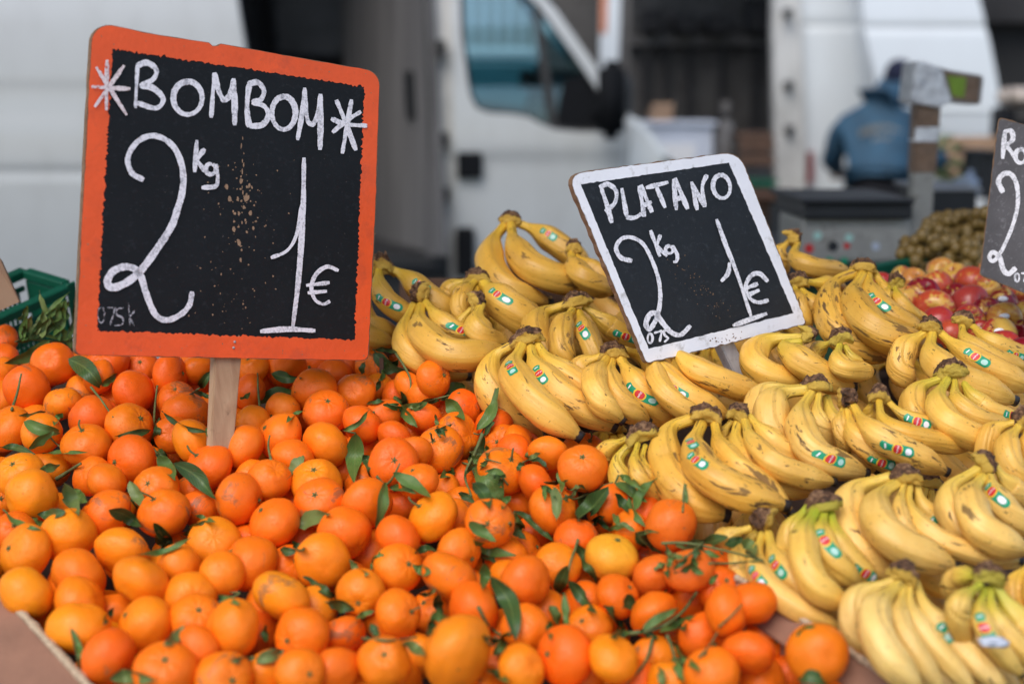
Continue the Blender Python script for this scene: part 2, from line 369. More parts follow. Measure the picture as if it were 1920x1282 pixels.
def join_data(parts):
    V, Fs, U = [], [], []
    for v, f, u in parts:
        o = len(V); V += list(v); U += list(u); Fs += [tuple(i + o for i in q) for q in f]
    return V, Fs, U
# ------------------------------------------------------------------ setting: ground, far walls
def sheet(name, pts, m, kind='structure'):
    o = mesh(name, pts, [tuple(range(len(pts)))], m); return tag(o, kind=kind)
sheet('ground', [(-60, -40, 0), (60, -40, 0), (60, 60, 0), (-60, 60, 0)], M['asphalt'])
g = empty('building', (0, 15, 0), 'grey brown rendered building behind the parked vans', 'building')
box('wall', (-16, 15, 0), (16, 15.4, 9), M['wallgrey'], g)
for k in range(10): box('wall_band', (-2.5, 14.93, 1.3 + k * .3), (6.5, 15.0, 1.3 + k * .3 + .06), M['inner'], g)
g = empty('slatted_gate', (-.35, 13.2, 0), 'pale gate of upright slats seen through the van cab window', 'gate')
box('gate_panel', tuple(at(820, -60, 13.2)), (at(1075, 102, 13.2).x, 13.25, at(0, -60, 13.2).z), M['pale_wall'], g) if False else None
a, b = at(800, 128, 13.2), at(1110, -120, 13.2)
box('gate_panel', (a.x, 13.2, .02), (b.x, 13.24, b.z), M['scale_body'], g)
for k in range(14):
    x = a.x + .04 + k * .115; box('slat', (x, 13.13, a.z), (x + .055, 13.2, b.z - .02), M['van_clean'], g)
g = empty('parked_van', (-.2, 11.6, 0), 'teal van parked behind the cab of the white van', 'van')
a, b = at(700, 210, 11.6), at(1010, 112, 11.6)
box('body', (a.x, 11.6, .35), (b.x, 13.0, b.z), M['teal'], g, .05)
box('roof', (a.x + .03, 11.63, b.z), (b.x - .03, 12.9, b.z + .10), M['pale_wall'], g, .04)
for x in (a.x + .25, b.x - .25):
    tube('wheel', [Vector((x, 11.62, .32)), Vector((x, 11.85, .32))], .32, M['black'], g, 20, Vector((0, 0, 1)))
# canopy added above the view to shade the vans and rear display
aw = mesh('added_awning', [(-5, 1.25, 2.85), (2.2, 1.25, 2.85), (2.2, 4.6, 3.1), (-5, 4.6, 3.1), (-5, 1.25, 2.88), (2.2, 1.25, 2.88), (2.2, 4.6, 3.13), (-5, 4.6, 3.13)], [(0, 3, 2, 1), (4, 5, 6, 7), (0, 1, 5, 4), (1, 2, 6, 5), (2, 3, 7, 6), (3, 0, 4, 7)], M['shade']); tag(aw, kind='structure')
# dark tent behind the right van
g = empty('market_tent', (5.2, 12.5, 0), 'black tent with a grey valance behind the right van', 'tent')
a = at(1780, 40, 12.5)
box('back_cloth', (a.x, 12.5, 0), (a.x + 4, 12.55, 4), M['walldark'], g)
box('valance', (a.x, 12.3, at(0, 42, 12.3).z), (a.x + 4, 12.34, at(0, -60, 12.3).z), M['inner_dark'], g)
for x in (a.x + .05, a.x + 3.9): tube('tent_pole', [Vector((x, 12.42, 0)), Vector((x, 12.42, 3.9))], .03, M['black'], g, 8, Vector((1, 0, 0)))

# ------------------------------------------------------------------ vans: skins cut along z so that the side can curve
def skin(name, pts, Y, prof, thick, m, parent, holes=(), zstep=.03, smooth=True):
    """body panel: outline in picture coordinates set on the upright plane Y, curved by prof(z), given thickness"""
    loops = [[at(x, y, Y) for x, y in lp] for lp in ((pts,) + tuple(holes))]
    tri = tessellate_polygon(loops); allp = [p for lp in loops for p in lp]
    bm = bmesh.new(); vv = [bm.verts.new(p) for p in allp]
    for t in tri:
        try: bm.faces.new([vv[i] for i in t])
        except ValueError: pass
    z0 = min(p.z for p in allp); z1 = max(p.z for p in allp); z = math.floor(z0 / zstep) * zstep
    while z < z1:
        if z > z0: bmesh.ops.bisect_plane(bm, geom=bm.verts[:] + bm.edges[:] + bm.faces[:], plane_co=(0, 0, z), plane_no=(0, 0, 1))
        z += zstep
    bmesh.ops.recalc_face_normals(bm, faces=bm.faces[:])
    if sum(f.normal.y for f in bm.faces) > 0: bmesh.ops.reverse_faces(bm, faces=bm.faces[:])
    for v in bm.verts: v.co.y += prof(v.co.z)
    r = bmesh.ops.extrude_face_region(bm, geom=bm.faces[:])
    bmesh.ops.translate(bm, vec=(0, thick, 0), verts=[q for q in r['geom'] if isinstance(q, bmesh.types.BMVert)])
    bmesh.ops.recalc_face_normals(bm, faces=bm.faces[:])
    o = bmobj(name, bm, m, parent, None, smooth)
    if smooth:
        md = o.modifiers.new('edges', 'EDGE_SPLIT'); md.split_angle = R(40)
    return o
def groove(z, zc, wd, d): t = (z - zc) / wd; return d * math.exp(-t * t * 2)
V1 = 7.5
def prof1(z):
    y = .16 * max(0, (z - 1.25) / 1.2) ** 2
    return y + .035 * max(0, (1.0 - z)) ** 1.5
zr = [at(0, y, V1).z for y in (158, 224, 322)]
def prof_slide(z):
    y = prof1(z)
    lo, hi = zr[1], zr[0]
    y += .013 / (1 + math.exp((z - hi) / .022)) - .0
    y -= .012 / (1 + math.exp((z - lo) / .022))
    y += groove(z, zr[2], .035, .011)
    return y
v1 = empty('cargo_van', (-.6, 8.4, 0), 'white cargo van with open side door and black mirror behind the stall', 'van')
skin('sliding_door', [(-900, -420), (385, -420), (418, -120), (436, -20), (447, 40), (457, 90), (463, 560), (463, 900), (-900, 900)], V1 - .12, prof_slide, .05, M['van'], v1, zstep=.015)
tube('door_rail', [at(-880, 505, V1 - .05), at(840, 505, V1 - .05)], .018, M['black'], v1, 6, Vector((0, 0, 1)))
# cargo space
zf = at(0, 472, V1).z; zt = at(0, -380, V1).z
box('cargo_floor', (at(-800, 0, V1).x, V1 + .06, zf - .08), (at(825, 0, V1).x, V1 + 1.95, zf), M['floor'], v1)
box('sill', (at(455, 0, V1).x, V1 - .02, zf - .35), (at(838, 0, V1).x, V1 + .04, zf - .02), M['black'], v1, .01)
box('roof', (at(-800, 0, V1).x, V1 + .25, zt), (at(1000, 0, V1).x, V1 + 1.95, zt + .06), M['van'], v1, .02)
box('far_side', (at(-800, 0, V1).x, V1 + 1.9, .35), (at(560, 0, V1).x, V1 + 1.95, zt), M['inner_dark'], v1)
for k, (xa, xb) in enumerate(((452, 478), (560, 585), (642, 660))):
    pa, pb = at(xa, 0, V1 + 1.8), at(xb, 0, V1 + 1.8); box('wall_rib', (pa.x, V1 + 1.82, zf), (pb.x, V1 + 1.9, zt), M['inner_dark'], v1, .01)
fr = []
for x, y in ((505, -90), (628, -90), (645, -70), (650, 85), (634, 108), (520, 100)): fr.append(at(x, y, V1 + 1.78))
slab('window_blank', fr, .03, M['inner'], v1, .006, (0, -1, 0))
tube('window_seal', fr + [fr[0]], .018, M['black'], v1, 6, Vector((0, 1, 0)))
# bulkhead between cargo space and cab, standing a little askew
def onb(x, y):
    t = (x - 640) / 165; return at(x, y, V1 + 1.5 - 1.38 * t)
bm_pts = [onb(648, -200), onb(806, -200), onb(838, 480), onb(655, 480)]
slab('bulkhead', bm_pts, .03, M['bulkhead'], v1, .004)
for x0, x1 in ((668, 680), (705, 716), (742, 752)):
    slab('bulkhead_rib', [onb(x0, -180) + Vector((-.01, -.03, 0)), onb(x1, -180) + Vector((-.01, -.03, 0)), onb(x1 + 12, 470) + Vector((-.01, -.03, 0)), onb(x0 + 12, 470) + Vector((-.01, -.03, 0))], .028, M['bulkhead'], v1, .003)
slab('pull_handle', [onb(771, 135) + Vector((0, -.07, 0)), onb(784, 135) + Vector((0, -.07, 0)), onb(788, 222) + Vector((0, -.07, 0)), onb(776, 222) + Vector((0, -.07, 0))], .04, M['black'], v1, .004)
# pillar and seal
skin('door_seal', [(782, -200), (798, -200), (812, 120), (828, 360), (838, 560), (818, 560), (808, 360), (796, 120)], V1 - .01, prof1, .05, M['black'], v1)
skin('door_pillar', [(798.5, -200), (842, -200), (848, 120), (850, 300), (862, 620), (838.5, 620), (828.5, 360), (812.5, 120)], V1 + .02, prof1, .12, M['van_dirty'], v1)
for y in (90, 262, 365): p = at(822 + y * .03, y, V1 - .02); box('latch', (p.x - .02, p.y - .02, p.z - .04), (p.x + .03, p.y + .05, p.z + .04), M['black'], v1, .006)
win = [(858, -80), (864, 60), (876, 150), (882, 182), (893, 203), (915, 212), (960, 215), (990, 220), (1015, 233), (1040, 243), (1090, 248), (1140, 246), (1144, 215), (1118, 165), (1078, 105), (1040, 52), (1012, 10), (985, -14), (940, -30), (905, -80)]
door = [(842.5, -200), (930, -200), (975, -60), (1008, -22), (1045, 18), (1082, 72), (1122, 130), (1160, 190), (1172, 252), (1166, 330), (1168, 620), (862.5, 620), (850.5, 300), (848.5, 120)]
def prof_door(z):
    zc = at(0, 293, V1).z
    return prof1(z) + .018 / (1 + math.exp((z - zc) / .012)) - .009
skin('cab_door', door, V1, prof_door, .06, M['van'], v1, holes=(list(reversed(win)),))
slabpts = [at(x, y, V1 + .035) + Vector((0, prof1(at(x, y, V1).z), 0)) for x, y in win]
g_ = skin('cab_window', [(x, y) for x, y in win], V1 + .045, prof1, .005, M['glass'], v1, zstep=.1)
tube('window_rubber', [at(x, y, V1 + .03) + Vector((0, prof1(at(x, y, V1).z), 0)) for x, y in win + [win[0]]], .020, M['black'], v1, 6, Vector((0, 1, 0)))
skin('quarter_light_bar', [(996, -30), (1010, -10), (1018, 60), (1038, 180), (1048, 246), (1030, 242), (1020, 180), (1004, 60)], V1 + .02, prof1, .03, M['black'], v1)
skin('window_corner_trim', [(1058, 150), (1100, 140), (1142, 215), (1140, 246), (1040, 242), (1048, 190)], V1 + .03, prof1, .02, M['blacktrim'], v1)
p = at(881, 310, V1); box('door_handle', (p.x - .066, p.y - .035, p.z - .068), (p.x + .066, p.y + .03, p.z + .068), M['blacktrim'], v1, .018)
p = at(872, 472, V1); box('side_trim', (p.x - .05, p.y - .05, p.z - .13), (p.x + .05, p.y + .03, p.z + .13), M['blacktrim'], v1, .02)
box('lower_moulding', (at(895, 0, V1).x, V1 - .03, at(0, 545, V1).z), (at(1160, 0, V1).x, V1 + .02, at(0, 500, V1).z), M['blacktrim'], v1, .01)
# mirror
bm = bmesh.new(); bmesh.ops.create_cube(bm, size=1)
p = at(1146, 188, V1 - .22)
for v in bm.verts: v.co = Vector((v.co.x * .135, v.co.y * .13, v.co.z * .39)) + p
bmesh.ops.bevel(bm, geom=bm.edges[:], offset=.035, segments=4, affect='EDGES')
mir = bmobj('wing_mirror', bm, M['blacktrim'], v1, None, True)
tube('mirror_arm', [at(1120, 215, V1 + .02), at(1135, 205, V1 - .15)], .03, M['blacktrim'], v1, 8, Vector((0, 0, 1)))
# wing and bonnet
def sweep(name, pts, y0, y1, m, parent, bev=.05):
    bm = bmesh.new(); A = [bm.verts.new((q.x, y0, q.z)) for q in pts]; B = [bm.verts.new((q.x, y1, q.z)) for q in pts]
    bm.faces.new(A); bm.faces.new(B[::-1])
    for i in range(len(pts)): j = (i + 1) % len(pts); bm.faces.new((A[i], B[i], B[j], A[j]))
    bmesh.ops.recalc_face_normals(bm, faces=bm.faces[:])
    if bev: bmesh.ops.bevel(bm, geom=bm.edges[:], offset=bev, segments=3, affect='EDGES')
    o = bmobj(name, bm, m, parent, None, True); md = o.modifiers.new('edges', 'EDGE_SPLIT'); md.split_angle = R(40); return o
sweep('bonnet', [at(x, y, V1) for x, y in ((1172.6, 212), (1190, 214), (1225, 250), (1262, 300), (1292, 370), (1300, 620), (1168.6, 620), (1166.6, 330), (1172.6, 252))], V1 + .01, V1 + 1.9, M['van_clean'], v1, .03)  # paler paint than the door: the bonnet's brightness is put into its colour
p = at(1255, 420, V1); 
ws = [at(1160, 192, V1), at(1000, -28, V1)]
slab('windscreen', [Vector((ws[0].x, V1 + .12, ws[0].z)), Vector((ws[0].x, V1 + 1.8, ws[0].z)), Vector((ws[1].x, V1 + 1.75, ws[1].z)), Vector((ws[1].x, V1 + .2, ws[1].z))], .006, M['darkglass'], v1)
slab('headlight', [at(1240, 292, V1 - .012), at(1262, 302, V1 - .012), at(1285, 352, V1 - .012), at(1252, 335, V1 - .012)], .05, M['darkglass'], v1)
for x in (1235, 200):
    p = at(x, 0, V1); tube('wheel', [Vector((p.x, V1 + .03, .36)), Vector((p.x, V1 + .26, .36))], .36, M['black'], v1, 24, Vector((0, 0, 1)))
    tube('wheel', [Vector((p.x, V1 + 1.6, .36)), Vector((p.x, V1 + 1.85, .36))], .36, M['black'], v1, 24, Vector((0, 0, 1)))
# far cab door, seats, wheel, dashboard
skin('far_cab_door', [(842, -200), (930, -200), (1045, 18), (1160, 190), (1168, 620), (862, 620)], V1 + 1.9, lambda z: 0, .04, M['inner_dark'], v1, holes=(list(reversed([(866, -80), (872, 60), (884, 190), (1000, 206), (1060, 212), (1100, 180), (1040, 80), (985, 20), (930, -80)])),))
box('dashboard', (at(1005, 0, 8.2).x, 7.75, .8), (at(1180, 0, 8.2).x, 9.2, at(0, 138, 8.2).z), M['black'], v1, .08)
box('seat', (at(868, 0, 8).x, 7.8, .7), (at(930, 0, 8).x, 8.3, at(0, 205, 8).z), M['black'], v1, .06)
rim = [at(1000, 165, 8.1) + Vector((.05 * math.cos(a), .19 * math.sin(a), .17 * math.cos(a))) for a in [k * 2 * math.pi / 20 for k in range(21)]]
tube('steering_wheel', rim, .018, M['black'], v1, 8, Vector((1, 0, 0)))
box('mirror_housing', tuple(at(975, 168, 8.9)), tuple(at(1070, 132, 8.9) + Vector((0, .12, 0))), M['black'], v1, .0)

# second van, seen into its open side
V2 = 10.5
v2 = empty('delivery_van', (2.6, 11.3, 0), 'white van with open dark load space and rust marked door pillar', 'van')
def prof2(z): return .12 * max(0, (z - 1.3) / 1.2) ** 2
skin('door_edge', [(1136, -200), (1172, -200), (1163, 60), (1158, 150), (1154, 560), (1120, 560), (1126, 60)], V2 - .05, prof2, .10, M['van_clean'], v2)
skin('orange_stripe', [(1130, -120), (1146, -120), (1138, 62), (1126, 62)], V2 - .058, prof2, .007, M['orange_stripe'], v2)
skin('opening_frame', [(1172.5, -200), (1192, -200), (1178, 150), (1172, 560), (1154.5, 560), (1158.5, 150), (1163.5, 60)], V2, prof2, .10, M['inner'], v2)
box('load_floor', (at(1120, 0, V2).x, V2 + .1, .5), (at(1470, 0, V2).x, V2 + 1.9, .6), M['floor'], v2)
box('load_back_wall', (at(1020, 0, V2 + 1.9).x, V2 + 1.85, .5), (at(1500, 0, V2 + 1.9).x, V2 + 1.9, 3.2), M['inner'], v2)
box('roof', (at(1100, 0, V2).x, V2 + .2, 3.2), (at(1880, 0, V2).x, V2 + 1.9, 3.26), M['van_clean'], v2)
box('load_rail', (at(1172, 0, V2 + 1.8).x, V2 + 1.72, at(0, 86, V2 + 1.75).z), (at(1470, 0, V2 + 1.8).x, V2 + 1.85, at(0, 68, V2 + 1.75).z), M['inner_streak'], v2, .01)
for x0, x1 in ((1205, 1216), (1246, 1254), (1288, 1300), (1352, 1362), (1415, 1428)):
    box('load_rib', (at(x0, 0, V2 + 1.8).x, V2 + 1.74, .6), (at(x1, 0, V2 + 1.8).x, V2 + 1.85, at(0, 88, V2 + 1.8).z), M['inner_dark'], v2, .005)
for x0, x1, y0, y1 in ((1265, 1302, 28, 64), (1322, 1362, 30, 64), (1200, 1240, 20, 62), (1400, 1448, 0, 62)):
    a, b = at(x0, y1, V2 + 1.7), at(x1, y0, V2 + 1.7); box('load_shelf_bin', (a.x, V2 + 1.5, a.z), (b.x, V2 + 1.83, b.z), M['inner_dark'], v2, .02)
skin('door_pillar', [(1462, -200), (1500, -200), (1508, 130), (1512, 560), (1462, 560), (1452, 200), (1452, 60)], V2 - .02, prof2, .15, M['van_dirty'], v2)
for x, y in ((1478, 160), (1480, 243), (1478, 25)): p = at(x, y, V2 - .04); box('hinge', (p.x - .03, p.y - .04, p.z - .03), (p.x + .03, p.y + .06, p.z + .03), M['black'], v2, .008)
skin('slid_back_door', [(1500.5, -200), (1590, -200), (1603, 0), (1618, 60), (1640, 170), (1662, 330), (1668, 560), (1512.5, 560), (1508.5, 130)], V2 + .05, lambda z: prof2(z) + groove(z, at(0, 45, V2).z, .03, .02), .05, M['van_clean'], v2)
skin('door_shadow_gap', [(1590.5, -200), (1612, -200), (1624, 60), (1650, 200), (1672, 330), (1680, 560), (1668.5, 560), (1662.5, 330), (1640.5, 170), (1618.5, 60), (1603.5, 0)], V2 + .14, prof2, .03, M['scale_body'], v2)
for x in (1560, 1250):
    p = at(x, 0, V2); tube('wheel', [Vector((p.x, V2 + .05, .34)), Vector((p.x, V2 + .28, .34))], .34, M['black'], v2, 24, Vector((0, 0, 1)))
rl = box('rear_light', tuple(at(1514, 345, V2 - .02)), tuple(at(1526, 285, V2 - .02) + Vector((0, .06, 0))), M['redthing'], v2)
V3 = 9.9
v3 = empty('panel_van', (3.1, 10.6, 0), 'clean white van with a curved rear edge behind the weighing scale', 'van')
def prof3(z):
    y = .20 * max(0, (z - 1.4) / 1.2) ** 2
    return y + groove(z, at(0, 52, V3).z, .035, .02) + .02 / (1 + math.exp((z - at(0, 222, V3).z) / .012)) + groove(z, at(0, 236, V3).z, .02, -.012)
skin('side_panel', [(1612, -220), (1815, -220), (1836, -60), (1850, 20), (1862, 90), (1874, 170), (1880, 250), (1880, 262), (1740, 262), (1735, 620), (1682, 620), (1675, 330), (1652, 200), (1626, 60)], V3, prof3, .05, M['van_clean'], v3, zstep=.02)
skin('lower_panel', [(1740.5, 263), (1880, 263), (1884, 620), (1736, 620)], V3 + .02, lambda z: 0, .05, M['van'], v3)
sweep('rear_body', [at(x, y, V3) for x, y in ((1640, -220), (1810, -220), (1845, 20), (1869, 170), (1874, 262), (1876, 560), (1690, 560), (1655, 170))], V3 + .34, V3 + 1.8, M['van_clean'], v3, .03)
p = at(1800, 0, V3); tube('wheel', [Vector((p.x, V3 + .06, .34)), Vector((p.x, V3 + .3, .34))], .34, M['black'], v3, 24, Vector((0, 0, 1)))

# things between the stall and the vans
def crate_at(name, x0, y0, x1, y1, Y, dp, m, label, cat, bev=.01, group=None):
    a, b = at(x0, y1, Y), at(x1, y0, Y); g = empty(name, ((a.x + b.x) / 2, Y, a.z), label, cat, group)
    box('shell', (a.x, Y, a.z), (b.x, Y + dp, b.z), m, g, bev); return g, a, b
g, a, b = crate_at('white_box', 1206, 236, 1338, 420, 9.6, .5, M['paper'], 'white box with a flap lid standing before the open dark van', 'box')
box('lid', (a.x - .02, 9.57, b.z), (b.x + .02, 10.12, b.z + .03), M['paper'], g, .005); box('label', (a.x + .1, 9.593, b.z - .25), (b.x - .12, 9.599, b.z - .12), M['tape_clear'], g)
g, a, b = crate_at('cardboard_carton', 1222, 205, 1262, 234, 9.9, .3, M['cardtan'], 'small tan carton lying on the white box', 'carton')
box('flap', (a.x, 9.88, b.z), (b.x, 9.95, b.z + .04), M['cardtan'], g)
g, a, b = crate_at('gas_bottle', 1345, 225, 1377, 420, 9.5, .14, M['inner_streak'], 'grey upright tank beside the white box', 'tank', .05)
tube('valve', [Vector(((a.x + b.x) / 2, 9.57, b.z)), Vector(((a.x + b.x) / 2, 9.57, b.z + .12))], .03, M['inner'], g, 8, Vector((1, 0, 0)))
g, a, b = crate_at('wooden_crate', 1386, 250, 1452, 262, 9.4, .4, M['card_dark'], 'brown crate topping the dark pile left of the rusty pillar', 'crate', .004)
for k in range(3):
    z = at(0, 262 + k * 26, 9.4).z; box('board', (a.x, 9.36, z - .07), (b.x, 9.39, z - .01), M['card_dark'], g)
g, a, b = crate_at('black_crate', 1392, 318, 1450, 345, 9.2, .4, M['black'], 'black crate in the dark pile left of the rusty pillar', 'crate'); 
g2, a, b = crate_at('plastic_crate', 1398, 346, 1452, 440, 9.1, .4, M['green'], 'green plastic crate low beside the rusty pillar', 'crate')
box('rim', (a.x - .02, 9.08, b.z), (b.x + .02, 9.52, b.z + .03), M['green'], g2)
g, a, b = crate_at('produce_carton', 1402, 372, 1505, 460, 4.2, .3, M['card_dark'], 'dark brown carton with red print right of the white framed sign', 'carton')
box('flap', (a.x - .01, 4.16, b.z - .002), (b.x - .03, 4.19, b.z + .03), M['card'], g); 
box('printed_stripe', (b.x - .06, 4.192, a.z), (b.x - .02, 4.199, b.z - .01), M['redthing'], g); box('printed_band', (b.x - .095, 4.192, a.z), (b.x - .062, 4.199, b.z - .01), M['inner'], g)
g, a, b = crate_at('wooden_board', 1752, 256, 1872, 335, 7.2, .04, M['cardtan'], 'tan board standing under the clean white van', 'board', .003)
box('batten', (a.x, 7.17, a.z + .02), (b.x, 7.2, a.z + .06), M['cardtan'], g)
g, a, b = crate_at('plastic_bin', 1838, 290, 1872, 372, 5.6, .25, M['pot'], 'black bin left of the worn grey sign', 'bin', .01)
box('rim', (a.x - .01, 5.58, b.z), (b.x + .01, 5.87, b.z + .015), M['pot'], g)
# white carrier bag
def blob(name, c, sx, sy, sz, m, parent=None, seed=0, amp=.2, seg=16, loc=None):
    bm = bmesh.new(); bmesh.ops.create_icosphere(bm, subdivisions=3, radius=1)
    for v in bm.verts:
        d = 1 + amp * noise.noise(v.co * 1.7 + Vector((seed, 0, 0))) + amp * .5 * noise.noise(v.co * 4 + Vector((seed, 3, 0)))
        v.co = Vector((v.co.x * sx * d, v.co.y * sy * d, v.co.z * sz * d)) + Vector(c)
    return bmobj(name, bm, m, parent, loc, True)
g = empty('carrier_bag', at(1812, 372, 4.6), 'white knotted carrier bag right of the scale post', 'bag')
blob('bag_body', at(1812, 348, 4.6), .04, .05, .035, M['paper'], g, 3, .4); tube('knot', [at(1815, 335, 4.6), at(1822, 318, 4.6)], .008, M['paper'], g)
g = empty('leafy_plant', at(1770, 370, 6.0), 'green leafy plant behind the scale post', 'plant')
for k in range(46):
    p = at(1768 + rnd.gauss(0, 13), 310 + rnd.gauss(0, 28), 6.0 + rnd.uniform(-.06, .06)); d = Vector((rnd.gauss(0, 1), rnd.gauss(0, 1), rnd.uniform(-.2, 1))).normalized() * .06; s = d.cross(Vector((.3, 1, .2))).normalized() * .014
    mesh('leaf', [p, p + d * .5 + s, p + d, p + d * .5 - s, p + d * .5 + Vector((0, -.006, 0))], [(0, 1, 4), (1, 2, 4), (2, 3, 4), (3, 0, 4)], M['leaf'], g)
tube('stem', [at(1770, 372, 6.0), at(1768, 300, 6.0)], .01, M['stem'], g)
g = empty('blue_bag', at(1764, 322, 5.9), 'small pale blue bag hanging before the leafy plant', 'bag')
blob('bag_body', at(1764, 300, 5.9), .028, .03, .038, M['jacket'], g, 8, .25); tube('handle', [at(1758, 286, 5.9), at(1764, 276, 5.9), at(1770, 286, 5.9)], .004, M['jacket'], g)
g = empty('cloth_bundle', at(1900, 222, 7.5), 'beige cloth bundle above the worn grey sign', 'bundle')
blob('bundle_cloth', at(1906, 183, 7.5), .10, .12, .055, M['beige'], g, 5, .15); box('strap', tuple(at(1893, 210, 7.39)), tuple(at(1897, 160, 7.39) + Vector((0, .02, 0))), M['inner'], g)
g, a, b = crate_at('hamper', 1884, 200, 1960, 560, 7.45, .4, M['inner_dark'], 'grey hamper under the beige cloth bundle at the right edge', 'hamper', .03)
for k in range(5): box('slat', (a.x, 7.42, b.z - .06 - k * .09), (b.x, 7.445, b.z - .02 - k * .09), M['inner'], g)

# ------------------------------------------------------------------ person in the blue jacket, bent forward, back to the stall
def skinned(name, joints, edges, m, parent, root=0, sub=2, disp=0.0, seed=0):
    me = bpy.data.meshes.new(name); me.from_pydata([j[0] for j in joints], edges, []); o = bpy.data.objects.new(name, me); C.objects.link(o)
    md = o.modifiers.new('skin', 'SKIN'); md.use_smooth_shade = True
    for i, j in enumerate(joints):
        sv = me.skin_vertices[0].data[i]; sv.radius = j[1] if isinstance(j[1], tuple) else (j[1], j[1]); sv.use_root = (i == root)
    s = o.modifiers.new('sub', 'SUBSURF'); s.levels = sub; s.render_levels = sub
    dg = bpy.context.evaluated_depsgraph_get(); dg.update(); me2 = bpy.data.meshes.new_from_object(o.evaluated_get(dg)); bpy.data.objects.remove(o)
    me2.name = name
    if disp:
        for v in me2.vertices: v.co += v.normal * disp * noise.noise(v.co * 9 + Vector((seed, 0, 0)))
    me2.materials.clear(); return link(name, me2, m, parent, None, True)
PY = 9.2
pp = at(1662, 200, PY); X0 = pp.x
g = empty('person', (X0, PY, 0), 'person in blue printed hooded jacket and navy cap bending with back to the stall', 'person')
def q(dx, dy, z): return Vector((X0 + dx, PY + dy, z))
body = [(q(-.02, .03, .98), (.06, .05)), (q(0, .08, 1.20), (.07, .06)), (q(.03, .20, 1.42), (.09, .06)), (q(.07, .27, 1.55), (.06, .06)), (q(.15, .34, 1.66), (.085, .10)), (q(.16, .36, 1.74), (.075, .09)),
        (q(-.08, .02, .90), .06), (q(-.12, -.01, .50), .06), (q(-.13, .02, .09), .045), (q(-.13, -.12, .05), .045),
        (q(.06, .02, .90), .06), (q(.13, -.01, .50), .06), (q(.14, .02, .09), .045), (q(.14, -.12, .05), .045),
        (q(-.18, .26, 1.42), .06), (q(-.26, .40, 1.20), .045), (q(-.17, .60, 1.10), .036), (q(-.14, .68, 1.08), .03),
        (q(.22, .26, 1.44), .06), (q(.29, .42, 1.22), .045), (q(.20, .62, 1.12), .036), (q(.17, .70, 1.10), .03)]
skinned('body', body, [(0, 1), (1, 2), (2, 3), (3, 4), (4, 5), (0, 6), (6, 7), (7, 8), (8, 9), (0, 10), (10, 11), (11, 12), (12, 13), (2, 14), (14, 15), (15, 16), (16, 17), (2, 18), (18, 19), (19, 20), (20, 21)], M['skin'], g)
for s_, hx in ((-1, -.14), (1, .17)):
    for k in range(5):
        b0 = q(hx + (k - 2) * .013, .68, 1.085 + (0.015 if s_ > 0 else 0)); tube('finger', [b0, b0 + Vector((.004 * (k - 2), .035, -.012)), b0 + Vector((.004 * (k - 2), .055 - .006 * abs(k - 2), -.035))], .0075, M['skin'], g, 6)
jk = [(q(-.04, -.02, 1.09), (.22, .15)), (q(-.02, .05, 1.22), (.215, .15)), (q(0, .17, 1.42), (.21, .14)), (q(.04, .24, 1.53), (.13, .11)),
      (q(-.19, .24, 1.42), .10), (q(-.26, .36, 1.22), .08), (q(-.18, .56, 1.12), .062),
      (q(.20, .24, 1.46), .10), (q(.235, .38, 1.24), .075), (q(.20, .56, 1.13), .062)]
jo = skinned('jacket', jk, [(0, 1), (1, 2), (2, 3), (2, 4), (4, 5), (5, 6), (2, 7), (7, 8), (8, 9)], M['jacket'], g, 1, 2, .022, 4)
skinned('hood', [(q(-.01, .16, 1.60), (.12, .08)), (q(.05, .20, 1.67), (.13, .09)), (q(.12, .27, 1.64), (.11, .08))], [(0, 1), (1, 2)], M['jacket'], g, 1, 2, .02, 9)
skinned('trousers', [(q(-.03, .0, 1.02), (.20, .17)), (q(-.10, .0, .88), .125), (q(-.12, -.01, .50), .09), (q(-.13, .02, .12), .075), (q(.10, .0, .88), .125), (q(.13, -.01, .50), .09), (q(.14, .02, .12), .075), (q(-.03, .04, 1.17), (.18, .13))], [(0, 1), (1, 2), (2, 3), (0, 4), (4, 5), (5, 6), (0, 7)], M['trousers'], g)
blob('cap', q(.16, .33, 1.755), .095, .12, .105, M['cap'], g, 2, .05)
# curved faded print on the jacket back: two rows of small blocks
for row, (zc, n_, sp) in enumerate(((1.415, 9, .030), (1.345, 4, .030))):
    for k in range(n_):
        dx = (k - (n_ - 1) / 2) * sp; z = zc - (dx * dx) * (2.4 if row == 0 else 0)
        yy = -.075 + (1.42 - z) * -.42 + dx * dx * .9
        box('jacket_print', tuple(q(dx - .025 - .009, yy + .08, z - .021)), tuple(q(dx - .025 + .009, yy + .12, z + .021)), M['jacket_print'], g)

# ------------------------------------------------------------------ weighing scale on its counter
SY = 3.0
g = empty('counter', (1.0, 3.3, 0), 'dark counter behind the bananas that carries the weighing scale', 'counter')
zc = at(0, 497, SY).z
box('counter_top', (.35, 2.85, zc - .03), (1.9, 3.75, zc), M['pot'], g, .003); box('counter_front', (.36, 2.87, .02), (1.89, 2.9, zc - .031), M['floor_cloth'], g)
for x in (.4, 1.85):
    for y in (2.95, 3.7): box('leg', (x - .02, y - .02, 0), (x + .02, y + .02, zc - .031), M['steel'], g)
g = empty('weighing_scale', at(1605, 497, SY + .12), 'weighing scale with taped post and green lit display among the fruit', 'scale')
a, b = at(1500, 495, SY), at(1712, 410, SY)
box('housing', (a.x, SY, a.z + .002), (b.x, SY + .26, b.z), M['scale_body'], g, .012)
a2, b2 = at(1508, 402, SY - .03), at(1712, 382, SY - .03)
box('pan_rim', (a2.x, SY - .03, b.z + .001), (b2.x, SY + .3, b2.z), M['black'], g, .006)
a3, b3 = at(1503, 372, SY - .05), at(1716, 373, SY - .05)
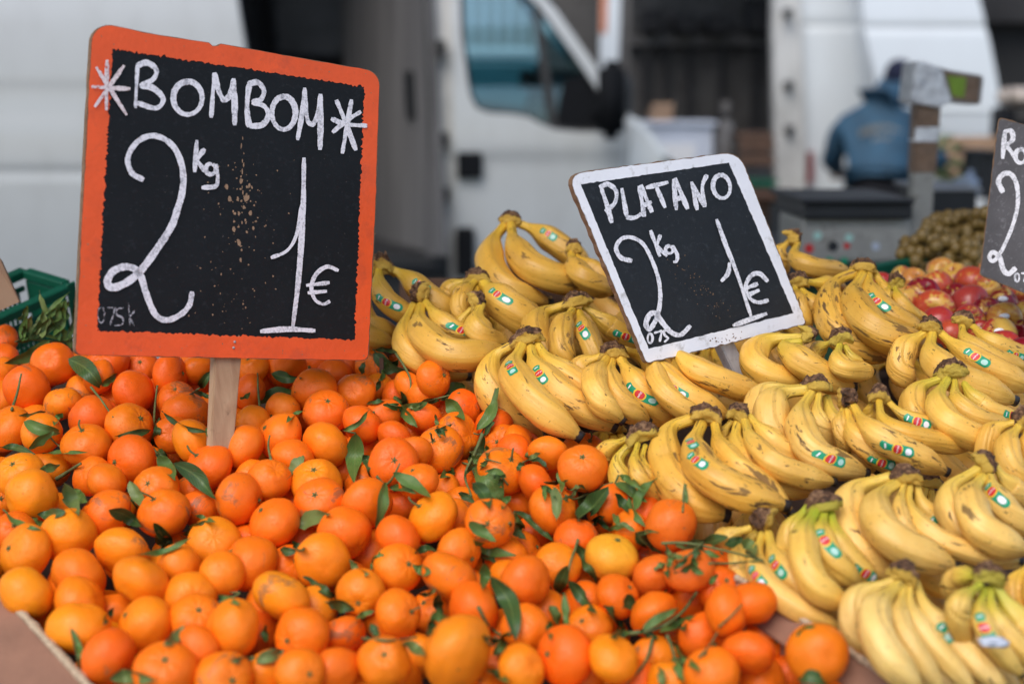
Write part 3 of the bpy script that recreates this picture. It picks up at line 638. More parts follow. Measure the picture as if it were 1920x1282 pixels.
box('pan', (a3.x, SY - .05, b2.z + .001), (b3.x, SY + .32, b3.z), M['pot'], g, .004)
for (x, y, rr, m_) in ((1517, 466, 9, 'st_red'), (1533, 442, 8, 'st_blue'), (1562, 462, 10, 'pot'), (1592, 446, 8, 'st_blue'), (1588, 461, 6, 'st_red'), (1642, 462, 8, 'paper'), (1555, 491, 9, 'st_green'), (1583, 489, 7, 'st_green')):
    c_ = at(x, y, SY - .002); pts = [c_ + Vector((math.cos(t) * rr / 889, 0, math.sin(t) * rr / 889)) for t in [k * math.pi / 5 for k in range(10)]]
    slab('housing_sticker', pts, .0015, M[m_], g, 0, (0, -1, 0))
for (x0, y0, x1, y1) in ((1700, 420, 1745, 300),):
    pass
P_ = [at(1722, 425, SY + .03), at(1728, 335, SY + .03)]
def postbox(name, y0, y1, w0, w1, m_, off=0.0):
    c0 = at(1722 + (425 - y0) * .06, y0, SY + .04); c1 = at(1722 + (425 - y1) * .06, y1, SY + .04); bm = bmesh.new(); vv = []
    for c, w_ in ((c0, w0), (c1, w1)):
        for sx, sy in ((-1, -1), (1, -1), (1, 1), (-1, 1)): vv.append(bm.verts.new(c + Vector((sx * w_ / 1778, sy * (.02 + off), 0))))
    for f in ((0, 1, 2, 3), (4, 7, 6, 5), (0, 4, 5, 1), (1, 5, 6, 2), (2, 6, 7, 3), (3, 7, 4, 0)): bm.faces.new([vv[i] for i in f])
    bmesh.ops.recalc_face_normals(bm, faces=bm.faces[:]); bmesh.ops.bevel(bm, geom=bm.edges[:], offset=.003, segments=2, affect='EDGES'); return bmobj(name, bm, m_, g)
postbox('post', 440, 190, 40, 42, M['scale_body']); postbox('brown_tape', 325, 196, 44, 46, M['tape_brown'], .003); postbox('tape_band', 268, 236, 45, 45, M['tape_clear'], .005)
hd = [at(1717, 117, SY), at(1726, 114, SY), at(1778, 131, SY), at(1846, 142, SY), at(1840, 197, SY), at(1780, 191, SY), at(1762, 203, SY), at(1706, 192, SY)]
slab('display_head', hd, .09, M['steel'], g, .004, (0, -1, 0))
slab('head_tape', [at(1717, 117, SY - .005), at(1726, 114, SY - .005), at(1764, 127, SY - .005), at(1786, 190, SY - .005), at(1762, 202, SY - .005), at(1707, 191, SY - .005)], .1, M['tape_clear'], g, .003, (0, -1, 0))
sc_ = slab('display_screen', [at(1776, 142, SY - .004), at(1812, 146, SY - .004), at(1808, 183, SY - .004), at(1786, 180, SY - .004)], .006, M['lcd'], g, 0, (0, -1, 0))
slab('display_bezel', [at(1769, 133, SY - .002), at(1840, 145, SY - .002), at(1834, 193, SY - .002), at(1786, 187, SY - .002)], .002, M['tape_brown'], g, 0, (0, -1, 0))
g = empty('metal_tray', at(1790, 400, SY + .4), 'dark tray with a shiny foil scrap right of the scale post', 'tray')
a, b = at(1745, 400, SY + .4), at(1832, 358, SY + .4)
box('tray_body', (a.x, SY + .4, a.z), (b.x, SY + .7, b.z), M['black'], g, .004); box('tray_rim', (a.x - .01, SY + .39, b.z), (b.x + .01, SY + .71, b.z + .008), M['steel'], g, .002)
blob('foil_scrap', at(1780, 404, SY + .36), .03, .02, .006, M['paper'], g, 6, .5)
# ------------------------------------------------------------------ stall trays under the fruit
def hpt(x, y, lift): return heap(x, y, lift)
g = empty('market_stall', (0, 1.7, 0), 'sloping stall table under the boxes of fruit', 'stall')
def trayplane(lift, m, name):
    def pp_(X, Y): z = HP.z + .333 * (Y - HP.y) + lift; return Vector((X, Y, z))
    return slab(name, [pp_(-1.6, .75), pp_(1.9, .75), pp_(1.9, 2.02), pp_(-1.6, 2.02)], .03, m, g, 0, (0, 0, 1))
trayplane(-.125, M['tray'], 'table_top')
for x in (-1.5, 1.8):
    for y in (.85, 1.95): box('leg', (x - .025, y - .025, 0), (x + .025, y + .025, HP.z + .333 * (y - HP.y) - .17), M['steel'], g)
def wall(name, P, top, bottom, thick, m, parent):
    """upright cardboard wall whose upper edge follows picture points on the heap"""
    vs_, fs = [], []
    for (x, y) in P:
        t = heap(x, y, top); 
        vs_ += [t, t + Vector((0, 0, bottom)), t + Vector((thick, thick * .8, bottom)), t + Vector((thick, thick * .8, 0))]
    for i in range(len(P) - 1):
        a = i * 4
        for k in range(4): fs.append((a + k, a + (k + 1) % 4, a + 4 + (k + 1) % 4, a + 4 + k))
    fs.append((0, 3, 2, 1)); e = (len(P) - 1) * 4; fs.append((e, e + 1, e + 2, e + 3))
    return mesh(name, vs_, fs, m, parent)
def rim_edge(name, P, lift, thick, off, m, parent, seed=0):
    r_ = random.Random(seed); pts = []
    for i in range(len(P) - 1):
        for k in range(14):
            t = k / 14; x = P[i][0] * (1 - t) + P[i + 1][0] * t; y = P[i][1] * (1 - t) + P[i + 1][1] * t
            pts.append(heap(x, y, lift + r_.uniform(-.0012, .0012)) + Vector((off, off * .8, 0)))
    v, f, u = tube_data(pts, lambda t: thick * (1 + .22 * math.sin(t * 140)), HN, 6); return mesh(name, v, f, m, parent, None, False, u)
bx = empty('mandarin_box', heap(600, 1000, -.1), 'brown cardboard box that holds the loose mandarins', 'box')
PL = [(-160, 940), (0, 1108), (172, 1296), (300, 1440)]
wall('front_wall', PL, .012, -.16, .004, M['card'], bx)
vs_ = [heap(x, y, .012) - Vector((.002, .0016, .0005)) for x, y in PL] + [heap(x, y, .012) - Vector((.16, .13, .05)) for x, y in PL]
mesh('folded_flap', vs_ + [v - Vector((0, 0, .004)) for v in vs_], [(i, i + 1, i + 5, i + 4) for i in range(3)] + [(i + 8, i + 12, i + 13, i + 9) for i in range(3)] + [(4, 5, 13, 12), (5, 6, 14, 13), (6, 7, 15, 14)], M['card'], bx)
rim_edge('corrugated_edge', PL, .0125, .0042, .001, M['card_edge'], bx, 2)
PD = [(1378, 1082), (1430, 1112), (1530, 1180), (1700, 1292), (1860, 1400)]
dv = empty('box_divider', heap(1500, 1160, -.05), 'brown cardboard divider with a torn pale edge between mandarins and bananas', 'divider')
wall('divider_wall', PD, .030, -.12, .005, M['card'], dv)
def flap(name, P, l0, l1, dx, dy, m, parent):
    v = []
    for x, y in P: v.append(heap(x, y, l0) + Vector((.0005, 0, -.0012)))
    for x, y in P: v.append(heap(x + dx, y + dy, l1))
    n_ = len(P); v2 = [q_ - Vector((0, 0, .003)) for q_ in v]; f = [(i, i + 1, n_ + i + 1, n_ + i) for i in range(n_ - 1)]; f += [(2 * n_ + i, 3 * n_ + i, 3 * n_ + i + 1, 2 * n_ + i + 1) for i in range(n_ - 1)]; f += [(n_ + i, n_ + i + 1, 3 * n_ + i + 1, 3 * n_ + i) for i in range(n_ - 1)]
    return mesh(name, v + v2, f, m, parent)
flap('divider_flap', PD, .030, .010, -40, 38, M['card'], dv)
rim_edge('torn_edge', PD, .031, .0034, .001, M['card_edge'], dv, 5)
a, b = at(742, 0, 2.08), at(1512, 0, 2.08); bk = empty('banana_box', (.2, 2.08, 1.2), 'dark cardboard box side behind the rear bananas', 'box'); box('back_wall', (a.x, 2.08, 1.08), (b.x, 2.086, at(0, 522, 2.08).z), M['card_dark'], bk); box('side_wall', (a.x, 1.75, 1.08), (a.x + .005, 2.079, 1.24), M['card_dark'], bk)
# back-left green crate and cardboard
cr = empty('plastic_crate', dep(60, 620, 1.98), 'green slotted plastic crate behind the mandarins at left', 'crate')
A_, B_ = dep(-70, 622, 1.90), dep(129, 532, 2.04); e1 = (B_ - A_); L_ = e1.length; e1.normalize(); e2 = Vector((0, .30, -1)); e2 = (e2 - e1 * e2.dot(e1)).normalized(); e3 = e1.cross(e2).normalized()
if e3.y < 0: e3 = -e3
def obx(name, a0, a1, b0, b1, c0, c1, m, parent, bev=.0015):
    bm = bmesh.new(); bmesh.ops.create_cube(bm, size=1)
    for v in bm.verts:
        v.co = A_ + e1 * ((a0 + a1) / 2 + v.co.x * (a1 - a0)) + e2 * ((b0 + b1) / 2 + v.co.y * (b1 - b0)) + e3 * ((c0 + c1) / 2 + v.co.z * (c1 - c0))
    bmesh.ops.recalc_face_normals(bm, faces=bm.faces[:])
    if bev: bmesh.ops.bevel(bm, geom=bm.edges[:], offset=bev, segments=1, affect='EDGES')
    return bmobj(name, bm, m, parent)
for c in (0.0, .10):
    obx('rim', -.01, L_ + .004, 0, .013, c - .008, c + .008, M['green'], cr); obx('rail', 0, L_, .026, .034, c - .003, c + .003, M['green'], cr)
    obx('rail', 0, L_, .105, .12, c - .003, c + .003, M['green'], cr)
    k = 0
    while k * .0085 < L_ - .01:
        obx('bar', k * .0085, k * .0085 + .0032, .0345, .1048, c - .002, c + .002, M['green'], cr, 0); k += 1
obx('end_wall', L_ - .004, L_, .014, .12, 0.009, .091, M['green'], cr); obx('end_rim', L_ - .006, L_ + .010, -.001, .012, .0085, .0915, M['green'], cr); obx('bottom', 0, L_, .121, .124, 0, .10, M['green'], cr)
obx('corner_post', L_ - .010, L_ + .006, -.004, .12, -.0085, -.0042, M['green'], cr)
card = slab('cardboard_sheet', [dep(-40, 440, 1.84), dep(2, 490, 1.84), dep(36, 566, 1.86), dep(-40, 600, 1.84)], .005, M['cardtan'], None, 0, (0, -1, 0), loc=dep(0, 590, 1.84))
tag(card, 'piece of tan cardboard standing in the green crate at the left edge', 'cardboard')
# green crate edge behind the bananas on the right
A_, B_ = dep(1610, 505, 2.30), dep(1712, 486, 2.36); e1 = B_ - A_; L_ = e1.length; e1.normalize(); e2 = Vector((0, .3, -1)); e2 = (e2 - e1 * e2.dot(e1)).normalized(); e3 = e1.cross(e2).normalized()
if e3.y < 0: e3 = -e3
cr2 = empty('fruit_crate', dep(1660, 520, 2.32), 'green crate rim behind the bananas left of the grapes', 'crate')
obx('rim', 0, L_ + .3, 0, .02, 0, .012, M['green'], cr2); obx('side', 0, L_ + .3, .021, .10, .003, .008, M['green'], cr2, 0)

# ------------------------------------------------------------------ traced fruit: positions in picture coordinates on the heap
ORANGES = """5 640 22;2 672 20;6 702 18;100 682 38;50 728 48;118 757 33;200 680 38;185 706 30;267 690 24;318 702 36;370 693 30;367 728 22;250 735 39;157 735 25;173 785 42;15 805 42;77 812 35;243 800 42;330 750 33;348 778 43;325 815 32;363 828 42;163 835 42;247 862 45;455 838 42;475 796 35;468 735 32;475 690 28
38 890 42;60 928 48;0 935 22;172 893 33;200 903 34;198 963 47;293 917 40;308 963 45;375 955 28;392 875 42;447 935 53;475 900 35;27 997 36;128 1003 50;48 1035 52;228 1033 47;403 1018 46;335 1060 38;147 1080 53;48 1112 48;264 1088 53;150 1130 48;148 1178 55;217 1150 28;358 1120 45;417 1075 38;470 1057 57;368 1160 47;273 1170 50;437 1178 52;203 1230 50;75 1160 22;180 1270 28;310 1258 58;365 1220 45;420 1275 50
537 688 38;527 722 28;593 685 25;627 703 27;660 690 22;698 687 25;590 733 42;612 772 42;667 737 35;487 723 22;530 770 30;563 787 18;703 727 28;747 743 22;740 718 26;770 725 20;813 710 34;797 742 32;833 773 22;870 763 27;718 783 36;680 795 37;793 783 31;670 817 30;857 818 43;770 810 22;740 820 33;927 797 25;943 830 30;910 842 25;525 817 42;610 835 42;823 843 48;548 862 38;682 843 25;487 850 25;738 868 46;775 850 32;505 900 38;593 905 52;650 880 22;792 882 30;875 900 25;785 902 33;942 882 46;962 850 26;600 942 45;680 908 28;688 945 47;755 945 33;833 925 32;855 975 22;515 980 45;545 948 20;645 1000 47;812 970 54;865 950 25;917 980 43;605 1053 52;545 1062 28;747 1010 43;860 1035 42
747 1065 43;843 1080 52;528 1117 52;677 1112 42;747 1150 43;810 1148 28;888 1140 47;857 1222 68;567 1190 48;643 1190 38;720 1240 46;483 1190 30;590 1142 20;500 1262 34;563 1262 42;630 1258 42;775 1230 22;748 1285 40;945 1250 38;955 1090 35;950 1045 30
1027 850 35;1022 882 30;1093 877 44;973 832 20;1003 905 35;977 940 30;1037 955 46;1150 945 32;1258 985 46;1070 930 25;997 1010 33;1153 978 33;1080 1010 38;1207 965 22;1180 995 25;1147 1045 47;1213 1040 25;1047 1058 40;980 1035 30;1227 1080 42;1292 1070 43;1333 1060 22;985 1090 45;1157 1117 38;1347 1102 30;1225 1150 44;1362 1145 45;1408 1130 45;1300 1128 30;1020 1145 36;1093 1130 28;985 1175 40;1103 1178 38;1320 1195 46;1403 1222 45;1440 1196 38;1060 1228 52;1150 1235 46;1227 1237 38;1335 1262 48;978 1252 42;1085 1282 40;1430 1278 40;1533 1225 53;1583 1262 30;1478 1268 34;1190 1280 38;1255 1285 36;900 1290 36;680 1290 38"""
OR0 = [tuple(map(float, s.split())) for s in ORANGES.replace('\n', ';').split(';')]; OR = []; HID = []
for x, y, r in OR0:                        # mandarins of one crop are nearly one size: the small outlines are the half buried ones
    ty = 35 + (y - 690) / 592 * 16; HID.append(r < ty * .80); OR.append((x, y, r if r > 60 else min(max(r, ty * .86), ty * 1.10)))
# banana hands: (crown x, y, half length, angle deg), green, [ (width px, points (x, y), sticker positions) ]
H = {}
H['A'] = ((715, 493, 16, -10), .1, [(46, '700 500;676 560;690 606;752 628', ''), (44, '710 500;714 545;745 580;800 612', '.55'), (50, '724 500;762 520;800 553;868 597', '.5'), (46, '690 585;655 600;690 630;738 646', '')])
H['B'] = ((784, 548, 17, 100), .05, [(50, '775 572;757 618;768 662;813 690;880 706', ''), (64, '790 570;787 612;817 650;868 666;948 654', ''), (44, '798 566;822 596;860 624;925 648', '.55')])
H['C'] = ((957, 407, 18, 5), .0, [(58, '948 420;924 455;922 505;960 548;1034 570', ''), (60, '958 422;966 462;1000 503;1055 525;1118 524', ''), (50, '970 418;1012 436;1060 468;1110 507', '.42')])
H['c2'] = ((1077, 460, 13, 0), .0, [(46, '1075 475;1095 495;1130 520;1180 540', ''), (46, '1070 475;1080 505;1110 530;1150 550', '')])
H['D'] = ((892, 516, 22, -12), .15, [(38, '880 524;848 540;834 566;838 600', ''), (38, '892 526;868 552;862 585;880 620', ''), (70, '905 530;935 560;975 592;1020 622', '.45'), (36, '898 528;888 560;895 590;915 610', '')])
H['E'] = ((896, 562, 15, 70), .1, [(32, '884 578;866 600;858 625;870 650', ''), (56, '902 572;893 608;912 640;950 655', '')])
H['F'] = ((986, 630, 30, -14), .1, [(64, '966 645;926 672;918 722;950 776;1018 824', ''), (67, '979 648;962 690;984 735;1028 777;1092 822', '.42'), (62, '994 650;1008 692;1052 737;1102 772;1156 804', '.42'), (58, '1007 646;1040 690;1105 735;1180 792', '')])
H['G'] = ((1148, 656, 24, -12), .0, [(48, '1128 668;1096 682;1083 708;1092 745', ''), (52, '1138 672;1114 712;1126 752;1170 792', ''), (50, '1148 674;1144 716;1168 758;1218 792', ''), (62, '1162 671;1184 706;1215 752;1262 792', '.5'), (50, '1170 656;1212 672;1243 712;1266 778', '')])
H['h'] = ((1080, 560, 26, -12), .1, [(58, '1062 572;1016 590;1004 630;1028 680;1060 710', ''), (50, '1074 580;1055 615;1055 660;1076 702', ''), (46, '1085 584;1100 626;1116 668;1125 706', '.5'), (44, '1095 574;1130 600;1168 627;1215 655', '.6')])
H['I'] = ((1232, 640, 20, -20), .0, [(58, '1216 650;1240 700;1290 745;1368 782', '.55'), (52, '1250 645;1305 692;1370 720;1438 745', ''), (44, '1222 650;1236 720;1280 765;1340 795', '')])
H['J'] = ((1518, 626, 14, 80), .3, [(56, '1508 632;1440 640;1412 676;1448 708;1520 722', ''), (58, '1502 642;1470 648;1494 672;1540 702;1602 730', '')])
H['K'] = ((1577, 627, 18, -8), .45, [(32, '1562 640;1535 655;1520 685', ''), (42, '1574 646;1570 674;1588 694;1636 697', ''), (34, '1584 648;1602 680;1618 704', '')])
H['L'] = ((1620, 496, 22, 8), .0, [(62, '1605 512;1566 530;1555 572;1568 620;1610 652;1672 672', ''), (66, '1617 515;1600 556;1625 603;1675 635;1760 655', ''), (52, '1627 512;1636 556;1676 597;1744 636', '.5'), (44, '1638 510;1666 550;1702 590;1750 620', '')])
H['M'] = ((1490, 442, 14, 60), .0, [(34, '1480 452;1462 474;1470 515', ''), (40, '1496 455;1490 482;1526 502;1594 510', '')])
H['N'] = ((1497, 522, 16, 0), .15, [(40, '1498 536;1518 564;1545 600;1560 640', ''), (38, '1506 528;1540 532;1582 546', ''), (36, '1490 538;1500 580;1516 625', '')])
H['O'] = ((1681, 524, 12, -5), .4, [(30, '1676 536;1692 572;1730 606', ''), (24, '1668 536;1660 560;1670 590', '')])
H['P'] = ((1747, 608, 20, 20), .1, [(52, '1738 622;1700 650;1688 690;1712 728', ''), (62, '1748 625;1746 665;1790 706;1905 752', ''), (54, '1760 622;1796 652;1855 690;1935 730', '.42')])
H['Q'] = ((1810, 596, 17, 30), .15, [(42, '1803 607;1812 640;1862 672;1935 697', ''), (42, '1818 606;1850 635;1900 660;1945 675', '.55')])
H['R'] = ((1783, 688, 26, -5), .45, [(52, '1765 710;1722 730;1712 770;1738 808;1775 832', ''), (56, '1776 712;1757 750;1775 788;1825 818;1892 838', ''), (42, '1789 712;1796 755;1840 788;1898 800', ''), (40, '1801 708;1826 745;1862 772;1910 787', '.75')])
H['S'] = ((1650, 736, 15, 10), .1, [(32, '1638 748;1628 775;1642 802', ''), (44, '1648 750;1655 786;1690 812;1765 830;1824 838', ''), (40, '1660 748;1690 775;1740 800;1820 834', '.35')])
H['T'] = ((1589, 746, 16, 85), .0, [(47, '1588 768;1600 812;1640 850;1700 884', '.65'), (54, '1600 762;1628 800;1674 832;1778 886', '.55'), (32, '1580 765;1575 800;1590 850', '')])
H['U'] = ((1529, 718, 26, -4), .15, [(56, '1505 728;1440 736;1418 775;1425 830;1450 860', ''), (72, '1512 730;1458 742;1445 788;1458 835;1505 878', ''), (64, '1521 737;1502 772;1506 816;1538 858;1626 888', '.68'), (44, '1535 740;1532 780;1550 820;1582 852', ''), (58, '1549 745;1562 786;1592 826;1652 886', '')])
H['V'] = ((1387, 772, 18, 25), .1, [(66, '1385 790;1380 832;1406 874;1460 904;1542 906', ''), (50, '1395 785;1410 825;1450 868;1510 893;1566 904', ''), (46, '1404 780;1432 810;1474 850;1515 882', ''), (34, '1372 788;1356 815;1364 852', '')])
H['W'] = ((1326, 772, 26, 12), .0, [(74, '1300 785;1256 805;1247 855;1266 908;1310 948;1368 968', ''), (72, '1315 795;1301 837;1326 885;1385 922;1480 950', '.35 .5'), (52, '1340 795;1350 835;1378 872;1432 912;1488 966', '')])
H['X'] = ((1203, 808, 26, -16), .35, [(40, '1176 822;1140 842;1126 872;1140 905', ''), (54, '1184 832;1158 865;1170 905;1210 945;1262 975', ''), (34, '1196 832;1190 868;1210 912;1255 958', ''), (32, '1210 835;1204 868;1225 908;1270 950', '')])
H['Y'] = ((1430, 972, 22, -70), .1, [(48, '1408 990;1370 1002;1352 1025;1350 1058', ''), (60, '1424 996;1388 1030;1384 1070;1414 1115;1488 1168', ''), (52, '1430 1000;1418 1052;1444 1102;1510 1148;1580 1178', '.48'), (60, '1440 1000;1456 1046;1492 1090;1532 1132;1590 1172', '.42')])
H['Z'] = ((1543, 940, 30, -12), .95, [(44, '1514 950;1488 985;1478 1022;1492 1068', ''), (62, '1530 955;1508 1002;1510 1056;1538 1104;1596 1138', ''), (54, '1545 960;1542 1008;1566 1056;1614 1102', '.5'), (48, '1558 958;1570 1012;1602 1056;1646 1098', '.75')])
H['a'] = ((1697, 890, 28, -8), .1, [(74, '1670 895;1606 918;1590 962;1602 1018;1640 1058;1684 1082', ''), (72, '1682 905;1648 932;1646 976;1686 1018;1740 1045;1794 1063', ''), (38, '1695 907;1687 952;1705 1002;1770 1035', ''), (44, '1706 907;1706 952;1745 1000;1820 1035;1918 1052', ''), (44, '1718 903;1730 946;1764 986;1815 1022', '.55')])
H['b'] = ((1850, 865, 20, 60), .15, [(60, '1836 878;1785 914;1782 956;1810 1000;1858 1034;1920 1058', ''), (68, '1843 895;1820 928;1832 980;1876 1014;1930 1034', ''), (52, '1853 885;1868 930;1902 970;1950 1000', '.35'), (46, '1864 872;1892 908;1940 950', '')])
H['d'] = ((1697, 1072, 26, 30), .1, [(58, '1676 1088;1616 1114;1600 1156;1608 1200;1640 1236', ''), (70, '1687 1095;1651 1130;1640 1172;1672 1238;1730 1300', ''), (44, '1695 1097;1688 1156;1708 1208;1770 1300', ''), (46, '1705 1095;1710 1150;1750 1208;1830 1300', ''), (58, '1715 1090;1741 1148;1796 1208;1890 1298', '.45')])
H['e'] = ((1860, 1074, 26, 20), .85, [(42, '1840 1082;1806 1080;1784 1092;1790 1130', ''), (48, '1838 1095;1802 1125;1797 1162;1815 1215', ''), (42, '1846 1103;1837 1150;1862 1202;1918 1268', '.5'), (44, '1856 1100;1864 1150;1902 1202;1970 1268', ''), (62, '1866 1095;1894 1140;1928 1186;1980 1235', '')])
H['f'] = ((1921, 778, 24, -30), .1, [(42, '1905 790;1862 808;1846 850;1852 880', ''), (50, '1912 796;1890 832;1898 880;1930 925', ''), (54, '1926 800;1934 850;1960 900', '')])
H['g'] = ((1950, 1050, 20, 0), .1, [(52, '1936 1058;1906 1090;1900 1140;1925 1190', ''), (50, '1945 1062;1940 1110;1960 1160', '')])
H['k'] = ((1715, 960, 12, 0), .0, [(50, '1690 1015;1706 1056;1744 1086;1790 1113', '')])
LAB = dict(A='banana hand partly hidden by the right edge of the orange sign', B='three bananas with an upright dark crown resting on the mandarins beside the orange sign', C='banana hand lifted highest on the pile before the white van door',
 c2='banana hand with only a dark crown showing left of the white framed sign', D='wide crowned banana hand just below the highest hand', E='small pear shaped bananas with a twisted crown between the orange sign and the middle hands', F='four finger banana hand whose black tips reach the mandarins',
 G='banana hand with a bruised left shoulder just below the white framed sign', h='banana hand with a thin dark crown left of the white framed sign', I='long bananas lying beneath the white framed sign and its stake', J='two bananas lying crosswise right of the sign stake',
 K='small banana hand with a green neck below the right corner of the white framed sign', L='heavily brown streaked banana hand right of the white framed sign', M='bananas with a long brown streak directly before the scale housing', N='bananas half hidden at the right edge of the white framed sign',
 O='narrow green necked bananas touching the apples', P='banana hand below the apples with a cream crown', Q='banana hand leaning against the apples at the right edge', R='banana hand with six yellow green necks below the apples', S='small neat banana hand with a cropped crown right of the black stalked hand',
 T='banana hand with a frayed black stalk', U='large pale banana hand with a cut corner crown below the sign stake', V='banana hand with two black tips side by side in the middle', W='big bruised banana hand nearest to the middle mandarins', X='dull banana hand sunk behind the leafy mandarin twig with a broad crown',
 Y='banana hand with a torn leaf like crown behind the cardboard divider', Z='banana hand with bright green necks behind the divider', a='large curved banana hand with many thin necks in the lower right', b='banana hand with a rust brown crown at the lower right edge', d='cream coloured banana hand at the bottom right edge',
 e='green tinged banana hand with a torn white sticker at the bottom right', f='banana hand cut by the right edge above the rust crowned hand', g='bananas cut by the right edge beside the green tinged hand', k='single banana tip poking out below the large curved hand')
ORDER = 'M N C c2 A D E h O Q L B K J I G P f R S T F U V X b W a k g Z Y e d'.split()   # back rows first
row = {k: i for i, k in enumerate(ORDER)}

# nodes for the settling step: every fruit slides along its line of sight until nothing overlaps
class Ban: pass
bans = []
for key in ORDER:
    crown, green, lst = H[key]
    for j, (wd, pts, st) in enumerate(lst):
        b = Ban(); b.key = key; b.j = j; b.w = wd; b.px = [tuple(map(float, s.split())) for s in pts.split(';')]; b.st = [float(s) for s in st.split()]
        xy = even(catmull([(x, y, 0) for x, y in b.px], 40), 22); b.xy = xy
        jl = (.0, .012, .004, -.006, -.014)[min(j, 4)] if len(lst) > 2 else (.0, .008)[min(j, 1)]
        b.d = []
        for i, p in enumerate(xy):
            t = i / 21; lift = .046 * (1 - t) ** 1.2 + .024 + .012 * math.sin(math.pi * t) + jl
            b.d.append(hdepth(p.x, p.y, lift))
        if key == 'k': b.d = [d + .07 for d in b.d]
        bans.append(b)
def prof_r(t):
    if t < .09: r = .33
    elif t < .42: s = (t - .09) / .33; r = .33 + .67 * (s * s * (3 - 2 * s))
    elif t < .74: r = 1.0
    elif t < .955: s = (t - .74) / .215; r = 1.0 - .60 * s ** 1.7
    elif t < .975: r = .38
    else: r = .34
    return r
NX = []; NY = []; ND = []; NR = []; NO = []; NT = []; NH = []
for oi_, (x, y, r) in enumerate(OR):
    d = hdepth(x, y, .004 - (.020 if HID[oi_] else 0)); NX.append(x); NY.append(y); ND.append(d); NR.append(r / FPX); NO.append(oi_); NT.append(-1); NH.append(-1 - oi_)
nb0 = len(OR)
for bi, b in enumerate(bans):
    for i in range(1, 22, 2):
        t = i / 21; NX.append(b.xy[i].x); NY.append(b.xy[i].y); ND.append(b.d[i]); NR.append(b.w / 2 * prof_r(t) / FPX); NO.append(nb0 + bi); NT.append(t); NH.append(row[b.key])
NX, NY, ND0, NR, NO, NT, NH = map(np.array, (NX, NY, ND, NR, NO, NT, NH)); u = (NX - 960) / FPX; v = (641 - NY) / FPX
off = np.zeros(len(ND0)); iu, ju = np.triu_indices(len(ND0), 1)
lat0 = np.hypot(u[iu] - u[ju], v[iu] - v[ju]); rs = NR[iu] + NR[ju]
keep = (lat0 < rs * 1.0) & (NO[iu] != NO[ju]); same = NH[iu] == NH[ju]
keep &= ~(same & ((NT[iu] < .3) | (NT[ju] < .3))); iu, ju, lat0, rs = iu[keep], ju[keep], lat0[keep], rs[keep]; same = same[keep]
isor = NT < 0; hd = np.array(HID + [False] * (len(NT) - len(OR))); oo = (NT[iu] < 0) & (NT[ju] < 0); hidp = np.where(oo & hd[iu] & ~hd[ju], 1.0, np.where(oo & hd[ju] & ~hd[iu], -1.0, 0.0)); mixp = (NT[iu] < 0) & (NT[ju] >= 0)
for it in range(140):
    D = ND0 + off; dm = (D[iu] + D[ju]) / 2
    need = np.sqrt(np.maximum(0, (rs * 1.0) ** 2 - lat0 ** 2)) * dm
    diff = D[iu] - D[ju]
    # keep the drawn order: for clear cases the one lower in the picture is nearer
    sg = np.where(diff >= 0, 1.0, -1.0); sg = np.where(mixp, -1.0, sg); sg = np.where(hidp != 0, hidp, sg); gap = need - diff * sg; a = gap > 0
    push = np.where(a, gap, 0) * .30 * sg
    acc = np.zeros_like(off); np.add.at(acc, iu, push); np.add.at(acc, ju, -push)
    cnt = np.ones_like(off); np.add.at(cnt, iu, a * .5); np.add.at(cnt, ju, a * .5); acc /= np.sqrt(cnt)
    off = off + acc - off * .012
    # bananas stay stiff: offsets along one banana are fitted by a straight line
    for bi in range(len(bans)):
        s = nb0 + bi * 11; o_ = off[s:s + 11]; t_ = NT[s:s + 11]; A1 = np.polyfit(t_, o_, 1); off[s:s + 11] = np.clip(A1[0], -.10, .10) * t_ + A1[1]
    off = np.clip(off, np.where(isor, -.05, -.09), .13)
for bi, b in enumerate(bans):
    s = nb0 + bi * 11; A1 = np.polyfit(NT[s:s + 11], off[s:s + 11], 1); b.d = [d + A1[0] * i / 21 + A1[1] for i, d in enumerate(b.d)]
# hands stay together at the crown
for key in ORDER:
    L = [b for b in bans if b.key == key]; m0 = sum(b.d[0] for b in L) / len(L)
    for b in L:
        dd = (b.d[0] - m0)
        for i in range(22): b.d[i] -= dd * .8 * max(0, 1 - i / 9)
ODEP = [ND0[i] + off[i] for i in range(nb0)]

# ------------------------------------------------------------------ mandarins
def mandarin_mesh(seed, flat):
    r_ = random.Random(seed); ph = r_.uniform(0, 6); off_ = Vector((seed * 3.1, 1, 2)); NU, NV = 40, 26; vs_, fs = [], []
    for i in range(NV + 1):
        th = math.pi * i / NV
        for k in range(NU):
            a = 2 * math.pi * k / NU
            d = Vector((math.sin(th) * math.cos(a), math.sin(th) * math.sin(a), math.cos(th)))
            r = 1 + .075 * noise.noise(d * 1.1 + off_) + .022 * noise.noise(d * 3.2 + off_)
            top = math.exp(-(th / .30) ** 2); bot = math.exp(-((math.pi - th) / .26) ** 2)
            r += -.085 * top - .06 * bot + .012 * math.cos(9 * a + ph) * math.exp(-((th - .35) / .35) ** 2)
            r += .05 * math.exp(-((th - .42) / .2) ** 2) * (seed % 3 == 0)
            vs_.append(Vector((d.x * r, d.y * r, d.z * r * flat)))
    for i in range(NV):
        for k in range(NU):
            a = i * NU + k; b = i * NU + (k + 1) % NU; fs.append((a, a + NU, b + NU, b))
    me = bpy.data.meshes.new('mandarin'); me.from_pydata(vs_, [], fs); me.materials.append(M['peel']); me.polygons.foreach_set('use_smooth', [True] * len(fs)); bm = bmesh.new(); bm.from_mesh(me); bmesh.ops.remove_doubles(bm, verts=bm.verts[:], dist=1e-5); bm.to_mesh(me); bm.free(); return me
